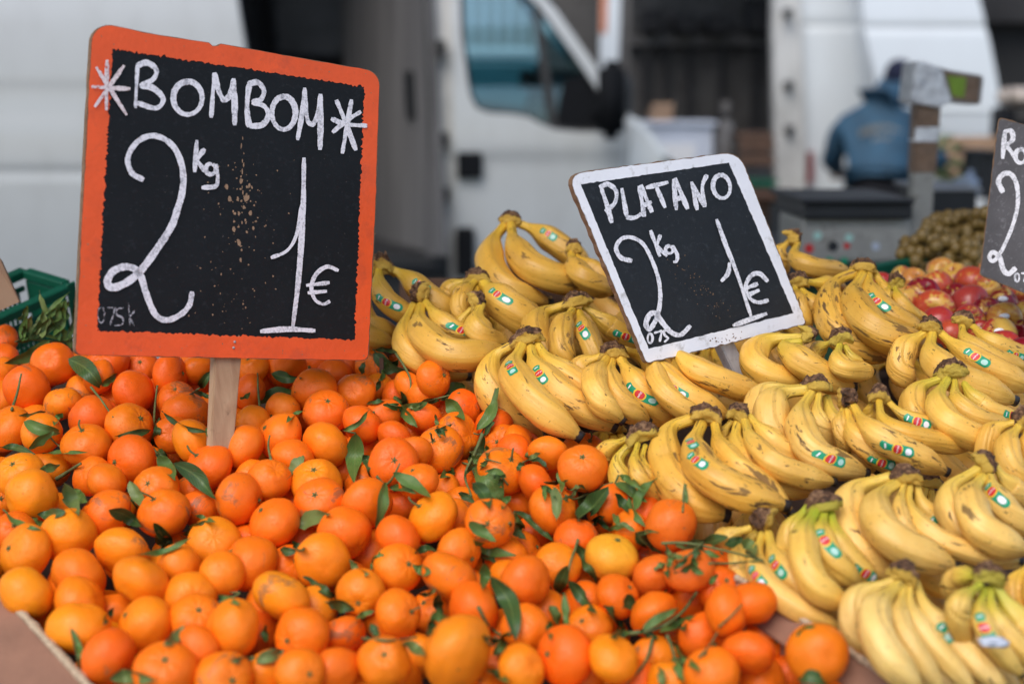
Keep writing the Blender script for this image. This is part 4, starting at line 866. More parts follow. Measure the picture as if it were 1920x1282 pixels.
OM = [mandarin_mesh(s, f) for s, f in ((0, .80), (1, .84), (2, .76), (3, .88), (4, .81), (5, .93), (6, .75), (7, .86))]
bm = bmesh.new()
for k in range(5):
    a = k * 2 * math.pi / 5; p = [Vector((0, 0, .012)), Vector((.09 * math.cos(a - .5), .09 * math.sin(a - .5), .015)), Vector((.15 * math.cos(a), .15 * math.sin(a), .035)), Vector((.09 * math.cos(a + .5), .09 * math.sin(a + .5), .015))]; bm.faces.new([bm.verts.new(q_) for q_ in p])
bmesh.ops.create_cone(bm, segments=7, radius1=.055, radius2=.03, depth=.09, matrix=Matrix.Translation((0, 0, .05)), cap_ends=True)
CALYX = bpy.data.meshes.new('calyx'); bm.to_mesh(CALYX); bm.free(); CALYX.materials.append(M['calyx'])
bm = bmesh.new(); sv = tube_data(catmull([(0, 0, 0), (.03, .02, .35), (.12, .0, .75), (.18, -.1, 1.1)], 8), .04, Vector((1, 0, 0)), 6)
STALK = bpy.data.meshes.new('stalk'); STALK.from_pydata([tuple(q_) for q_ in sv[0]], [], sv[1]); STALK.materials.append(M['stem']); bm.free()
MARKS = [('the orange sign stake', 423, 800), ('the orange sign lower left corner', 148, 668), ('the orange sign lower right corner', 690, 690), ('the green crate', 60, 640), ('the lower left cardboard rim', 90, 1200),
 ('the biggest mandarin at the front', 857, 1222), ('the pale yellow mandarin', 1147, 1045), ('the dimpled mandarin', 1093, 877), ('the brown scarred mandarin', 1258, 985), ('the lone mandarin on the divider', 1533, 1225),
 ('the black banana tips in the middle', 1060, 825), ('the dark curled leaf mid photo', 675, 850), ('the dark brown leaf on the left', 300, 1000), ('the long leaf beside the biggest mandarin', 940, 1130), ('the bottom edge left part', 500, 1270), ('the left edge of the photo', 10, 960),
 ('the twig touching the bananas', 1180, 930), ('the loose twig at the bottom right', 1240, 1180), ('the bottom edge right part', 1130, 1275), ('the broad leaf lying near the middle', 590, 975), ('the torn divider edge', 1400, 1100), ('the leafy twig in the centre', 905, 905), ('the twig on the left middle', 355, 890)]
colour_of = {}
items = []
def describe(x, y, cname, what):
    best = min(MARKS, key=lambda m_: (m_[1] - x) ** 2 + (m_[2] - y) ** 2); dx, dy = x - best[1], y - best[2]; dist = math.hypot(dx, dy)
    if dist < 14: return best, ''
    side = ('right of' if dx > 0 else 'left of') if abs(dx) > abs(dy) else ('before' if dy > 0 else 'behind')
    return best, side
ORD = ['', 'second ', 'third ', 'fourth ', 'fifth ', 'sixth ', 'seventh ', 'eighth ', 'ninth ']
def rank_labels(recs, what):
    grp = {}
    for rec in recs:
        best, side = describe(rec['x'], rec['y'], rec['c'], what); rec['best'] = best
        if side == '': rec['label'] = None; grp.setdefault((rec['c'], best[0], 'at'), []).append(rec); rec['side'] = 'at'; continue
        rec['side'] = side; grp.setdefault((rec['c'], best[0], side), []).append(rec)
    for (c, bname, side), L in grp.items():
        L.sort(key=lambda r_: math.hypot(r_['x'] - r_['best'][1], r_['y'] - r_['best'][2]))
        for k, r_ in enumerate(L):
            if side == 'at': r_['label'] = '%s %s at %s' % (c, what, bname)
            elif len(L) == 1: r_['label'] = '%s %s %s %s' % (c, what, side, bname)
            else: r_['label'] = ' '.join(('%s nearest %s %s %s %s' % (ORD[k] if k < 9 else 'tenth', c, what, side, bname)).split()).replace('behind the bottom edge', 'above the bottom edge')
SPECIAL = {(857, 1222): 'biggest mandarin of all in the front centre', (1147, 1045): 'pale yellow mandarin standing out among the orange ones', (1093, 877): 'smooth mandarin with a round dimple touching the bananas', (1258, 985): 'mandarin with a brown scar below the bruised banana hand',
 (1533, 1225): 'lone glossy mandarin resting on the cardboard divider'}
fixed_col = {(1147, 1045): (.86, .40, .02), (1093, 877): (.84, .20, .008), (1258, 985): (.80, .17, .008), (857, 1222): (.92, .27, .008), (1533, 1225): (.86, .22, .005), (1292, 1070): (.80, .16, .01), (1227, 1080): (.80, .17, .01)}
recs = []; OSPH = []
def make_mandarin(c, r, x, y, idx, forced=None):
    h = min(1, max(0, rnd.gauss(.10 + .36 * (y - 700) / 580 - .14 * (x - 700) / 700, .19)))
    lo, hi = Vector((.90, .150, .003)), Vector((.98, .36, .006)); col = lo.lerp(hi, h) * rnd.uniform(.93, 1.04)
    if forced: col = Vector(forced); h = .5
    scar = 1.0 if rnd.random() < (.5 if y < 800 else .22) else 0.0
    if (round(x), round(y)) in ((1258, 985), (857, 818), (667, 737), (590, 733)): scar = 1.0
    if (round(x), round(y)) in ((1093, 877), (1533, 1225), (857, 1222), (1147, 1045)): scar = 0
    me = OM[idx % 8]; o = bpy.data.objects.new('mandarin', me); C.objects.link(o); o.location = c; o.scale = (r * 1.105, r * 1.105, r * 1.105)
    ax = Vector((rnd.gauss(0, 1), rnd.gauss(0, 1), rnd.gauss(.3, 1))).normalized()
    if (round(x), round(y)) == (1093, 877): ax = Vector((-.1, -.85, .38)).normalized()
    if rnd.random() < .16: ax = Vector((rnd.gauss(0, .5), -.7, rnd.gauss(.5, .4))).normalized()
    o.rotation_mode = 'QUATERNION'; o.rotation_quaternion = (ax.to_track_quat('Z', 'Y') @ Vector((0, 0, 1)).rotation_difference(Vector((0, 0, 1))))
    o.color = (col[0], col[1], col[2], scar); o['category'] = 'mandarin'; o['group'] = 'loose mandarins heaped in the box'
    facing = (CAM - c).normalized().dot(ax)
    if facing > .15 and rnd.random() < .75:
        ch = bpy.data.objects.new('calyx', CALYX); C.objects.link(ch); ch.parent = o; fl = me.vertices[0].co.z; ch.location = (0, 0, fl - .006)
        if rnd.random() < .22:
            s_ = bpy.data.objects.new('stalk', STALK); C.objects.link(s_); s_.parent = o; s_.location = (0, 0, fl - .02); s_.rotation_euler = (0, 0, rnd.uniform(0, 6)); s_.scale = (1, 1, rnd.uniform(.3, .7))
    OSPH.append((c, r)); cn = 'deep orange' if h < .30 else ('orange' if h < .58 else 'golden orange')
    if r * FPX / (c - CAM).length < 27: cn = 'small ' + cn.split()[-1]
    elif scar: cn = 'blotched ' + cn
    recs.append(dict(o=o, x=x, y=y, c=cn)); return o
for i, (x, y, r) in enumerate(OR):
    c = dep(x, y, ODEP[i]); rr = r / FPX * ODEP[i]
    make_mandarin(c, rr, x, y, rnd.randrange(8), fixed_col.get((x, y)))
# lower layers that show in the gaps
def inside(x, y, poly):
    c = False; j = len(poly) - 1
    for i in range(len(poly)):
        if (poly[i][1] > y) != (poly[j][1] > y) and x < (poly[j][0] - poly[i][0]) * (y - poly[i][1]) / (poly[j][1] - poly[i][1]) + poly[i][0]: c = not c
        j = i
    return c
REG = [(-60, 690), (140, 672), (700, 672), (800, 700), (900, 770), (1000, 830), (1100, 850), (1190, 960), (1290, 1060), (1380, 1135), (1500, 1235), (1610, 1330), (1610, 1380), (230, 1360), (90, 1200), (-40, 1060)]
extra = 0; tri_ = 0; cand = []
for iy in range(670, 1380, 26):
    for ix in range(-40, 1700, 34): cand.append((ix + rnd.uniform(-12, 12), iy + rnd.uniform(-8, 8)))
rnd.shuffle(cand)
OC = np.array([tuple(c) for c, r in OSPH]); ORr = np.array([r for c, r in OSPH])
for lift in (-.032, -.055, -.078):
    for x, y in cand:
        if extra >= 300 - nb0 or not inside(x, y, REG): continue
        c = heap(x, y, lift); r = rnd.uniform(.023, .028); dd = np.linalg.norm(OC - np.array(tuple(c)), axis=1)
        if (dd < (ORr + r) * .90).any(): continue
        OC = np.vstack([OC, tuple(c)]); ORr = np.append(ORr, r); cn_ = rnd.randrange(8); o = make_mandarin(c, r, x, y, cn_); extra += 1
rank_labels(recs, 'mandarin')
for r_ in recs:
    r_['o']['label'] = SPECIAL.get((round(r_['x']), round(r_['y'])), r_['label'])

# ------------------------------------------------------------------ bananas
def sticker(b, t0, P, F, rr, seed, parent):
    """layered label bent round the skin: green tag, yellow edged red lobes, white writing, pale emblem"""
    n = len(P); r_ = random.Random(seed)
    def rat(t):
        return rr(t)
    def surf(a, c, h):                      # a along the sticker in metres, c across in metres, h height above the skin
        t = t0 + (a * ca - c * sa) / length; i = min(max(t, 0), 1) * (n - 1); k = min(int(i), n - 2); f = i - k
        p = P[k].lerp(P[k + 1], f); nn = F[k][1].lerp(F[k + 1][1], f).normalized(); bb = F[k][2].lerp(F[k + 1][2], f).normalized(); r = rat(t) + h
        ph = phi0 + (a * sa + c * ca) / r
        s_ = 1 - .085 * abs(math.sin(2.5 * (ph + b.ph))) ** 1.0 + .004
        return p + (nn * math.cos(ph) + bb * math.sin(ph)) * (rat(t) * s_ + h)
    length = sum((P[i + 1] - P[i]).length for i in range(n - 1)); rot = r_.uniform(-.25, .25); ca, sa = math.cos(rot), math.sin(rot)
    tc = (P[min(n - 1, int(t0 * (n - 1)) + 1)] - P[int(t0 * (n - 1))]).normalized(); k0 = int(t0 * (n - 1)); tocam = (CAM - P[k0]).normalized()
    phi0 = math.atan2(tocam.dot(F[k0][2]), tocam.dot(F[k0][1])) + r_.uniform(-.35, .35)
    LN, W = .027, .0063
    def strip(fn, u0, u1, h, c0=0, nu=16, nv=7):
        vs_, fs = [], []
        for i in range(nu + 1):
            uu = i / nu; a = u0 + (u1 - u0) * uu; hw = fn(uu)
            for k in range(nv + 1): vs_.append(surf(a, c0 + hw * (2 * k / nv - 1), h))
        for i in range(nu):
            for k in range(nv): a_ = i * (nv + 1) + k; fs.append((a_, a_ + 1, a_ + nv + 2, a_ + nv + 1))
        return vs_, fs
    V, Fc, MI = [], [], []
    def add(d, mi):
        o = len(V); V.extend(d[0]); Fc.extend(tuple(i + o for i in f) for f in d[1]); MI.extend([mi] * len(d[1]))
    el = lambda u_: math.sqrt(max(0, 1 - (2 * u_ - 1) ** 2))
    def green(u_):
        s_ = min(1, el(min(1, u_ * 3) / 2 if u_ < .16 else .5) if u_ < .16 else 1)
        w_ = W * (.80 + .20 * math.cos((u_ - .5) * 2 * math.pi * 2)) if u_ < .62 else W * (.95)
        if u_ > .9: w_ *= math.sqrt(max(0.15, 1 - ((u_ - .9) / .1) ** 2 * .85))
        return w_ * (math.sqrt(max(.08, 1 - (1 - u_ / .12) ** 2)) if u_ < .12 else 1)
    add(strip(green, -LN / 2, LN / 2, .0003), 0)
    add(strip(lambda u_: W * 1.0 * (el(u_) ** .6) + 1e-5, -.0060, .0032, .0005), 1)
    add(strip(lambda u_: W * .82 * (el(u_) ** .6) + 1e-5, -.0050, .0022, .0007), 2)
    add(strip(lambda u_: W * .60 * (el(u_) ** .9) + 1e-5, .0052, .0112, .0005), 3 if seed % 2 else 4)
    add(strip(lambda u_: W * .45 + 1e-5, -.0105, -.0094, .0005, 0, 3, 5), 4)
    for v_, f_ in (TXT,):
        add(([surf(-.0014 - q_[1], q_[0], .0009) for q_ in v_], f_), 4)
    return mesh('sticker', V, Fc, [M['st_green'], M['st_yellow'], M['st_red'], M['st_blue'], M['st_white']], parent, None, False, None, MI)
def text_mesh(s, size):
    cu = bpy.data.curves.new('t', 'FONT'); cu.body = s; cu.size = size; cu.align_x = 'CENTER'; cu.align_y = 'CENTER'; cu.resolution_u = 2; cu.offset = size * .02
    o = bpy.data.objects.new('t', cu); C.objects.link(o); dg = bpy.context.evaluated_depsgraph_get(); dg.update(); me = bpy.data.meshes.new_from_object(o.evaluated_get(dg))
    r_ = ([tuple(v.co) for v in me.vertices], [tuple(p.vertices) for p in me.polygons]); bpy.data.objects.remove(o); bpy.data.meshes.remove(me); return r_
TXT = text_mesh('Del Monte', .0021)
bunch = {}; BSPH = []
for key in ORDER:
    (cx, cy, cl, ang), green, lst = H[key]; L = [b for b in bans if b.key == key]
    d0 = sum(b.d[0] for b in L) / len(L); base = dep(cx, cy, d0); g = empty('banana_bunch', base, LAB[key], 'bananas', 'hands of bananas on the stall'); bunch[key] = g
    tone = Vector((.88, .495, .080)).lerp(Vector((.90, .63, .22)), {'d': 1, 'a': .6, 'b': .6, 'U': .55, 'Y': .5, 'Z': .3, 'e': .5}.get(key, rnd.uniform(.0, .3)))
    if cy < 600: tone = tone.lerp(Vector((.62, .36, .05)), .5)  # rear hands: shade painted into a darker, browner skin tone
    for b in L:
        P = [dep(p.x, p.y, d) for p, d in zip(b.xy, b.d)]; P = even(catmull(P[::3] if False else P, 60), 46)
        ref = HN; F = frames(P, ref); b.ph = rnd.uniform(0, 1.2); sd_ = rnd.random() * 50
        def rr(t, b=b, P=P): return b.w / 2 / FPX * (b.d[min(21, int(t * 21))] * .5 + b.d[10] * .5) * prof_r(t) * 1.03
        def shp(t, a, b=b): 
            k = 1 if t < .9 else max(0, (1 - t) / .1)
            return 1 - .085 * k * abs(math.sin(2.5 * (a + b.ph))) ** 1.0 + .012 * noise.noise(Vector((math.cos(a), math.sin(a), t * 4 + sd_)))
        vs_, fs, uv = tube_data(P, rr, ref, 30, shp)
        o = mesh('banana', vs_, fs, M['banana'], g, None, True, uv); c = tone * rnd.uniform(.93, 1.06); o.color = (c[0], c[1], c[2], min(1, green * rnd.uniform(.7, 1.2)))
        b.o = o; o.pass_index = max(0, {'L': 8, 'W': 6, 'G': 5, 'X': 6, 'h': 6, 'T': 5, 'M': 8, 'N': 5, 'C': 4, 'I': 5, 'd': 1, 'e': 0, 'Z': 0, 'J': 3, 'A': 3}.get(key, 3) + rnd.choice((-2, -1, 0, 0, 1, 2)))
        for si, t0 in enumerate(b.st): sticker(b, t0, P, F, rr, int(cx) + si + b.j, o)
        for i in range(0, 46, 3): BSPH.append((P[i], rr(i / 45)))
    if key == 'k': continue
    # crown: a lump bridging the necks, dark dried cut on top
    tops = [dep(b.xy[0].x, b.xy[0].y, b.d[0]) for b in L]; tops.sort(key=lambda p: p.x)
    a_ = R(ang); c0 = dep(cx - math.cos(a_) * cl, cy - math.sin(a_) * cl * 1.0, d0 - .002); c1 = dep(cx + math.cos(a_) * cl, cy + math.sin(a_) * cl, d0 - .002)
    axis = (c1 - c0); upv = (dep(cx, cy - 10, d0) - dep(cx, cy, d0)); necks = sum(((dep(b.xy[0].x, b.xy[0].y, b.d[0])) for b in L), Vector()) / len(L); down = (necks - (c0 + c1) / 2); ln = max(down.length, .004); 
    down = down.normalized() if down.length > 1e-4 else Vector((0, 0, -1))
    bm = bmesh.new(); bmesh.ops.create_icosphere(bm, subdivisions=4, radius=1); fr_ = bm.verts.layers.float.new('fresh'); ax_ = axis.normalized(); dn = (down - ax_ * down.dot(ax_)).normalized(); th = ax_.cross(dn); mid = (c0 + c1) / 2; sd_ = cx
    hl = axis.length / 2 + .002; hh = min(max(.0105, ln * .8), .018)
    for v_ in bm.verts:
        q_ = v_.co.copy(); k = 1 + .34 * noise.noise(q_ * 1.6 + Vector((sd_, 0, 0))) + .16 * noise.noise(q_ * 4.5 + Vector((sd_, 5, 0)))
        sq = lambda s_: math.copysign(abs(s_) ** .72, s_)
        x_, y_, z_ = sq(q_.x) * hl * k * (1 - .22 * max(0, -q_.y)), sq(q_.y) * hh * k, sq(q_.z) * .0095 * k
        v_[fr_] = .5 + .42 * (1 if q_.y > -.12 else -1) * min(1, abs(q_.y + .12) * 1.8) + .15 * q_.z * (1 if th.dot(CAM - mid) > 0 else -1)
        y_ = max(y_, -hh * (.62 + .75 * noise.noise(Vector((q_.x * 2.6 + sd_, q_.z * 1.5, 0)))))
        y_ += hh * .55 * (x_ / hl) ** 2 - hh * .25 + (.0016 * noise.noise(Vector((q_.x * 9, q_.z * 9, sd_))) if q_.y < -.3 else 0)
        v_.co = mid + ax_ * x_ + dn * (y_ + hh * .15) + th * z_
    o = bmobj('crown', bm, M['crown'], g, None, True); o.color = (.5, .4, .1, green)
# torn white sticker scrap on the green tinged hand
b = [q_ for q_ in bans if q_.key == 'e'][2]; c = dep(1863, 1203, b.d[11] - .03); bm = bmesh.new(); r0 = random.Random(4)
sc = tag(blob('sticker_scrap', c, .011, .006, .0045, M['paper'], None, 7, .5, loc=c), 'torn white sticker scrap stuck to the green tinged bananas', 'sticker')
# bananas of the lower layer that show in the gaps: copies of finished hands pushed down into the heap
def copy_tree(o, parent=None):
    c = o.copy(); C.objects.link(c); c.parent = parent
    if o.parent: c.matrix_parent_inverse = o.matrix_parent_inverse
    for ch in [q_ for q_ in o.children]: copy_tree(ch, c)
    return c
FILL = [('F', 830, 600, 'low beside the pear shaped bananas'), ('G', 1010, 560, 'in the shade below the highest hand'), ('F', 1180, 560, 'in the shade just left of the white framed sign'), ('S', 1120, 690, 'under the middle hands'), ('F', 1330, 640, 'in the dark under the white framed sign'),
 ('G', 1440, 610, 'under the crosswise bananas'), ('S', 1590, 600, 'in the gap below the streaked hand'), ('F', 1690, 660, 'in the gap under the streaked hand tips'), ('G', 1830, 700, 'in the gap below the apples'), ('F', 1500, 690, 'under the sign stake tip'), ('G', 1620, 800, 'under the frayed stalk'),
 ('F', 1760, 800, 'in the gap right of the small neat hand'), ('U', 1740, 900, 'in the gap above the large curved hand'), ('F', 1290, 850, 'under the bruised hand'), ('U', 1420, 930, 'under the two black tips'), ('U', 1560, 1080, 'under the green necked hand'), ('a', 1800, 1060, 'under the large curved hand'),
 ('U', 1880, 1150, 'under the green tinged hand'), ('d', 1740, 1180, 'under the cream hand'), ('F', 1140, 800, 'in the shade beside the dull sunken hand'), ('M', 1560, 545, 'behind the streaked hand'), ('F', 1900, 830, 'under the bananas at the right edge'), ('S', 960, 700, 'under the four finger hand'), ('F', 1090, 510, 'in the dark behind the sign left edge'), ('G', 880, 590, 'low between the rear left hands')]
bpy.context.view_layer.update()
for key, x, y, where in FILL:
    src = bunch[key]; c = copy_tree(src); (cx, cy, _, _), _, _ = H[key]; tgt = heap(x, y, -.050); c.location = tgt
    c['label'] = 'shaded bananas ' + where
    for ch in list(c.children):
        for s_ in list(ch.children):
            bpy.data.objects.remove(s_)
        ch.color = (ch.color[0] * .95, ch.color[1] * .93, ch.color[2], ch.color[3] * .3)

# ------------------------------------------------------------------ leaves and twigs
LEAVES = """93 637 15 677 24 l;67 603 125 552 10 l;27 640 87 600 17 d;100 630 118 580 14 l;125 635 137 568 15 d;85 630 140 632 11 l;112 640 96 596 12 d;70 640 110 606 14 d;128 672 187 724 32 d;190 724 218 702 17 l;35 778 82 772 17 p;45 790 110 808 23 l;118 775 103 797 14 l;55 842 97 812 20 l;0 838 60 850 13 d;80 850 157 848 9 l
303 770 387 808 14 d;283 806 213 822 15 d;284 835 297 787 13 d;290 830 318 864 16 d;375 727 395 698 18 d;355 740 395 748 12 d;388 818 404 796 13 l;450 747 468 736 9 l;120 905 145 962 36 p;136 915 162 938 26 l;243 900 272 952 24 p;203 955 262 985 27 d;288 980 322 1018 22 d;258 1040 350 1010 14 l;297 853 326 896 26 l;325 868 398 930 33 d;5 955 70 990 14 l;60 968 86 984 17 l
365 965 402 978 13 l;345 1003 386 978 20 d;408 1115 447 1131 13 l;133 1177 150 1250 12 l;205 1272 287 1275 28 p;430 1238 478 1232 12 p;508 700 560 708 23 d;488 757 548 737 25 d;537 793 568 772 10 l;644 807 688 771 12 l;677 700 684 680 14 d;700 662 762 690 30 d;700 655 742 660 13 d;720 700 745 676 22 d;722 752 690 757 12 d;725 755 778 798 24 l;750 765 797 755 19 l
866 718 830 747 32 l;836 746 868 784 30 l;893 806 931 734 24 l;905 812 874 884 22 d;927 790 909 816 12 d;667 812 664 896 33 l;680 852 697 894 20 d;568 850 540 893 22 p;737 886 801 928 25 l;730 914 776 924 14 l;723 904 707 989 25 l;850 877 827 894 22 l;860 923 888 941 14 d;888 880 938 936 38 l;885 905 915 950 26 d;957 930 942 952 20 l;560 990 614 966 34 p;527 1027 554 1033 16 d
880 978 925 1012 23 l;887 1010 960 1038 20 l;777 1036 815 1033 17 d;903 1034 928 1056 22 d;907 1055 904 1101 22 l;920 1080 963 1192 34 d;568 1080 626 1119 20 d;605 1127 662 1142 30 d;667 1161 700 1146 12 l;695 1168 712 1194 18 d;785 1112 816 1104 12 p;480 1242 528 1220 26 p;912 1258 952 1276 20 l;925 1228 952 1198 20 l
1037 914 1043 971 24 p;1045 884 1052 920 14 l;1083 972 1136 918 42 d;1160 890 1204 917 14 l;1153 906 1208 938 20 l;1154 925 1176 956 24 d;1178 930 1208 983 16 l;1190 956 1229 901 28 l;1285 957 1282 906 6 l;1247 1020 1256 1060 14 p;1193 997 1238 1036 28 p;1265 1022 1320 1011 19 p;1320 1016 1361 1007 22 d;1310 1030 1347 1043 13 l;1360 1023 1391 1010 18 d;1390 1014 1414 1038 24 p
965 958 1032 1010 18 d;962 966 974 998 26 l;1110 985 1131 969 16 d;1128 970 1142 992 14 d;1140 993 1171 988 12 l;1082 1018 1116 1086 24 d;1045 1110 1063 1063 24 d;1065 1088 1114 1144 24 d;1058 1112 1066 1179 16 l;1165 1140 1183 1116 34 d;1130 1135 1165 1175 24 d;1205 1179 1266 1143 16 l;1235 1185 1299 1156 17 l;1250 1194 1282 1232 14 l;1273 1234 1311 1256 13 l;1262 1232 1281 1274 16 l;1233 1250 1241 1285 18 p;1490 1266 1552 1280 24 d;1492 1190 1526 1174 14 l;1330 1095 1345 1078 12 l;1200 1180 1232 1195 14 d"""
LV = []
for s in LEAVES.replace('\n', ';').split(';'):
    q_ = s.split(); LV.append(tuple(map(float, q_[:5])) + (q_[5],))
STEMS = [('287 832;290 770;295 722', .0016), ('133 1250;150 1262;133 1180', .001), ('105 898;128 884;152 868', .0022), ('740 660;760 690;770 715;766 752', .0014), ('752 766;800 752;862 736', .0012), ('487 762;484 730;483 700', .0014), ('22 768;32 738;40 700', .0016), ('1148 906;1120 915;1080 935;1060 928', .0014), ('1240 1018;1290 1018;1360 1032;1430 1050', .0014), ('1330 1056;1380 1055;1425 1050', .0012), ('1400 1034;1416 1044;1432 1052', .0014),
 ('1173 1188;1230 1178;1276 1150;1306 1110', .0020), ('1224 1196;1210 1240;1174 1282', .0016), ('1250 1190;1262 1220;1272 1270', .0016), ('896 1136;915 1170;940 1190;960 1185', .0016), ('680 1196;730 1200;782 1194', .0014), ('706 892;722 908;736 896;750 868', .0014), ('905 812;890 850;872 890;884 930', .0018), ('860 866;880 872;890 890', .0012), ('170 725;190 750;212 782', .0014), ('930 1192;925 1210;912 1200', .0012), ('1084 1010;1078 1030;1070 1052;1062 1090', .0014), ('930 728;905 808;888 812', .0012), ('80 800;100 826;122 845', .001), ('1285 908;1282 930;1280 960', .0016), ('888 870;905 860;940 868', .0010), ('1310 1232;1330 1210;1345 1185', .0010), ('1348 1175;1370 1155;1392 1132', .0010), ('508 862;503 835;506 815', .0014), ('408 1130;450 1112;432 1110', .0012)]
ALLS = OSPH + BSPH; SC = np.array([tuple(c) for c, r in ALLS]); SR = np.array([r for c, r in ALLS])
SCm = np.array([tuple(c) for c, r in OSPH]); SRm = np.array([r for c, r in OSPH])
def hit(x, y):
    r = ray(x, y); L_ = r.length; dn = np.array(tuple(r / L_)); v_ = SC - np.array(tuple(CAM)); b_ = v_ @ dn; c_ = (v_ ** 2).sum(1) - SR ** 2; disc = b_ * b_ - c_; ok = disc > 0
    if x < 145 and y < 655: return 1.80 + .0004 * x
    if not ok.any(): return hdepth(x, y, .0)
    return float((b_[ok] - np.sqrt(disc[ok])).min() / L_)
def surf_path(pts, lift, n=9):
    xy = even(catmull([(x, y, 0) for x, y in pts], 24), n); D = [hit(p.x, p.y) for p in xy]; m0 = min(D)
    # taut line over the tops of the fruit
    D2 = [min(d, m0 + .045) for d in D]
    for _ in range(6):
        D2 = [min(D2[i], (D2[max(0, i - 1)] + D2[i] * 2 + D2[min(n - 1, i + 1)]) / 4 + .0012) for i in range(n)]
    for _ in range(2): D2 = [(D2[max(0, i - 1)] + D2[i] * 2 + D2[min(n - 1, i + 1)]) / 4 if i not in (0, n - 1) else D2[i] for i in range(n)]
    return [dep(p.x, p.y, d - lift) for p, d in zip(xy, D2)]
def leaf_blade(x0, y0, x1, y1, wd, m, parent, seed):
    r_ = random.Random(seed); dx, dy = x1 - x0, y1 - y0; bow = r_.uniform(-.14, .14)
    P = surf_path([(x0, y0), ((x0 + x1) / 2 - dy * bow, (y0 + y1) / 2 + dx * bow), (x1 + dx * .10, y1 + dy * .10)], .0050, 13)
    curl = r_.uniform(.003, .018) * (1 if r_.random() < .8 else -.5); roll0 = r_.uniform(-.8, .8); tw = r_.uniform(-1.3, 1.3); fold = r_.uniform(.15, .65); n = len(P); vs_, fs, uv = [], [], []; wv = r_.uniform(0, 6)
    for i, p in enumerate(P):
        t = i / (n - 1); T = (P[min(i + 1, n - 1)] - P[max(i - 1, 0)]).normalized(); V_ = (CAM - p).normalized(); S = T.cross(V_).normalized(); Nn = S.cross(T).normalized()
        if Nn.dot(V_) < 0: Nn = -Nn
        a = roll0 + tw * (t - .5); S2 = S * math.cos(a) + Nn * math.sin(a); N2 = Nn * math.cos(a) - S * math.sin(a)
        dpt = (p - CAM).length; hw = wd / 2 / FPX * dpt * 1.08 * (math.sin(math.pi * min(1, t * 1.02) ** .85) ** .75 if 0 < t < 1 else .02); pc = p + V_ * (.002 + curl * (4 * (t - .5) ** 2))
        for k in range(7):
            s = (k - 3) / 3; wav = .0011 * math.sin(t * 13 + wv + s * 2) * abs(s)
            vs_.append(pc + S2 * hw * s * math.cos(fold * abs(s)) + N2 * (hw * abs(s) * math.sin(fold) + wav)); uv.append(((s + 1) / 2, t))
    for i in range(n - 1):
        for k in range(6): a = i * 7 + k; fs.append((a, a + 1, a + 8, a + 7))
    return mesh('leaf', vs_, fs, m, parent, None if parent else P[0], True, uv)
rl = random.Random(21)
for k in range(24):
    for _ in range(400):
        x, y = rl.uniform(0, 1500), rl.uniform(700, 1275)
        if inside(x, y, REG) and hit(x, y) > hdepth(x, y, -.012) and all(math.hypot(x - m_[0], y - m_[1]) > 30 for m_ in LV): break
    else: break
    a = rl.uniform(0, 6.28); ln = rl.uniform(26, 52) * (.75 + (y - 700) / 1400); dx, dy = math.cos(a) * ln / 2, math.sin(a) * ln * .4; LV.append((x - dx, y - dy, x + dx, y + dy, rl.uniform(13, 24), rl.choice('ddlldp')))
for k in range(16):
    x, y = rl.uniform(30, 138), rl.uniform(585, 655); a = rl.uniform(-2.4, -.7); ln = rl.uniform(30, 58); LV.append((x, y, min(x + math.cos(a) * ln, 150), y + math.sin(a) * ln * .8, rl.uniform(9, 18), rl.choice('ddllp')))
for k in range(16):                        # small twigs tucked along the edge towards the bananas
    t = k / 15; x0 = 715 + 600 * t + rl.uniform(-18, 18); y0 = 705 + 330 * t + rl.uniform(0, 70)
    for j in range(rl.choice((2, 3, 3, 4))):
        a = rl.uniform(0, 6.28); ln = rl.uniform(20, 42); bx0, by0 = x0 + rl.uniform(-8, 8), y0 + rl.uniform(-6, 6); LV.append((bx0, by0, bx0 + math.cos(a) * ln, by0 + math.sin(a) * ln * .7, rl.uniform(8, 14), rl.choice('ddllp')))
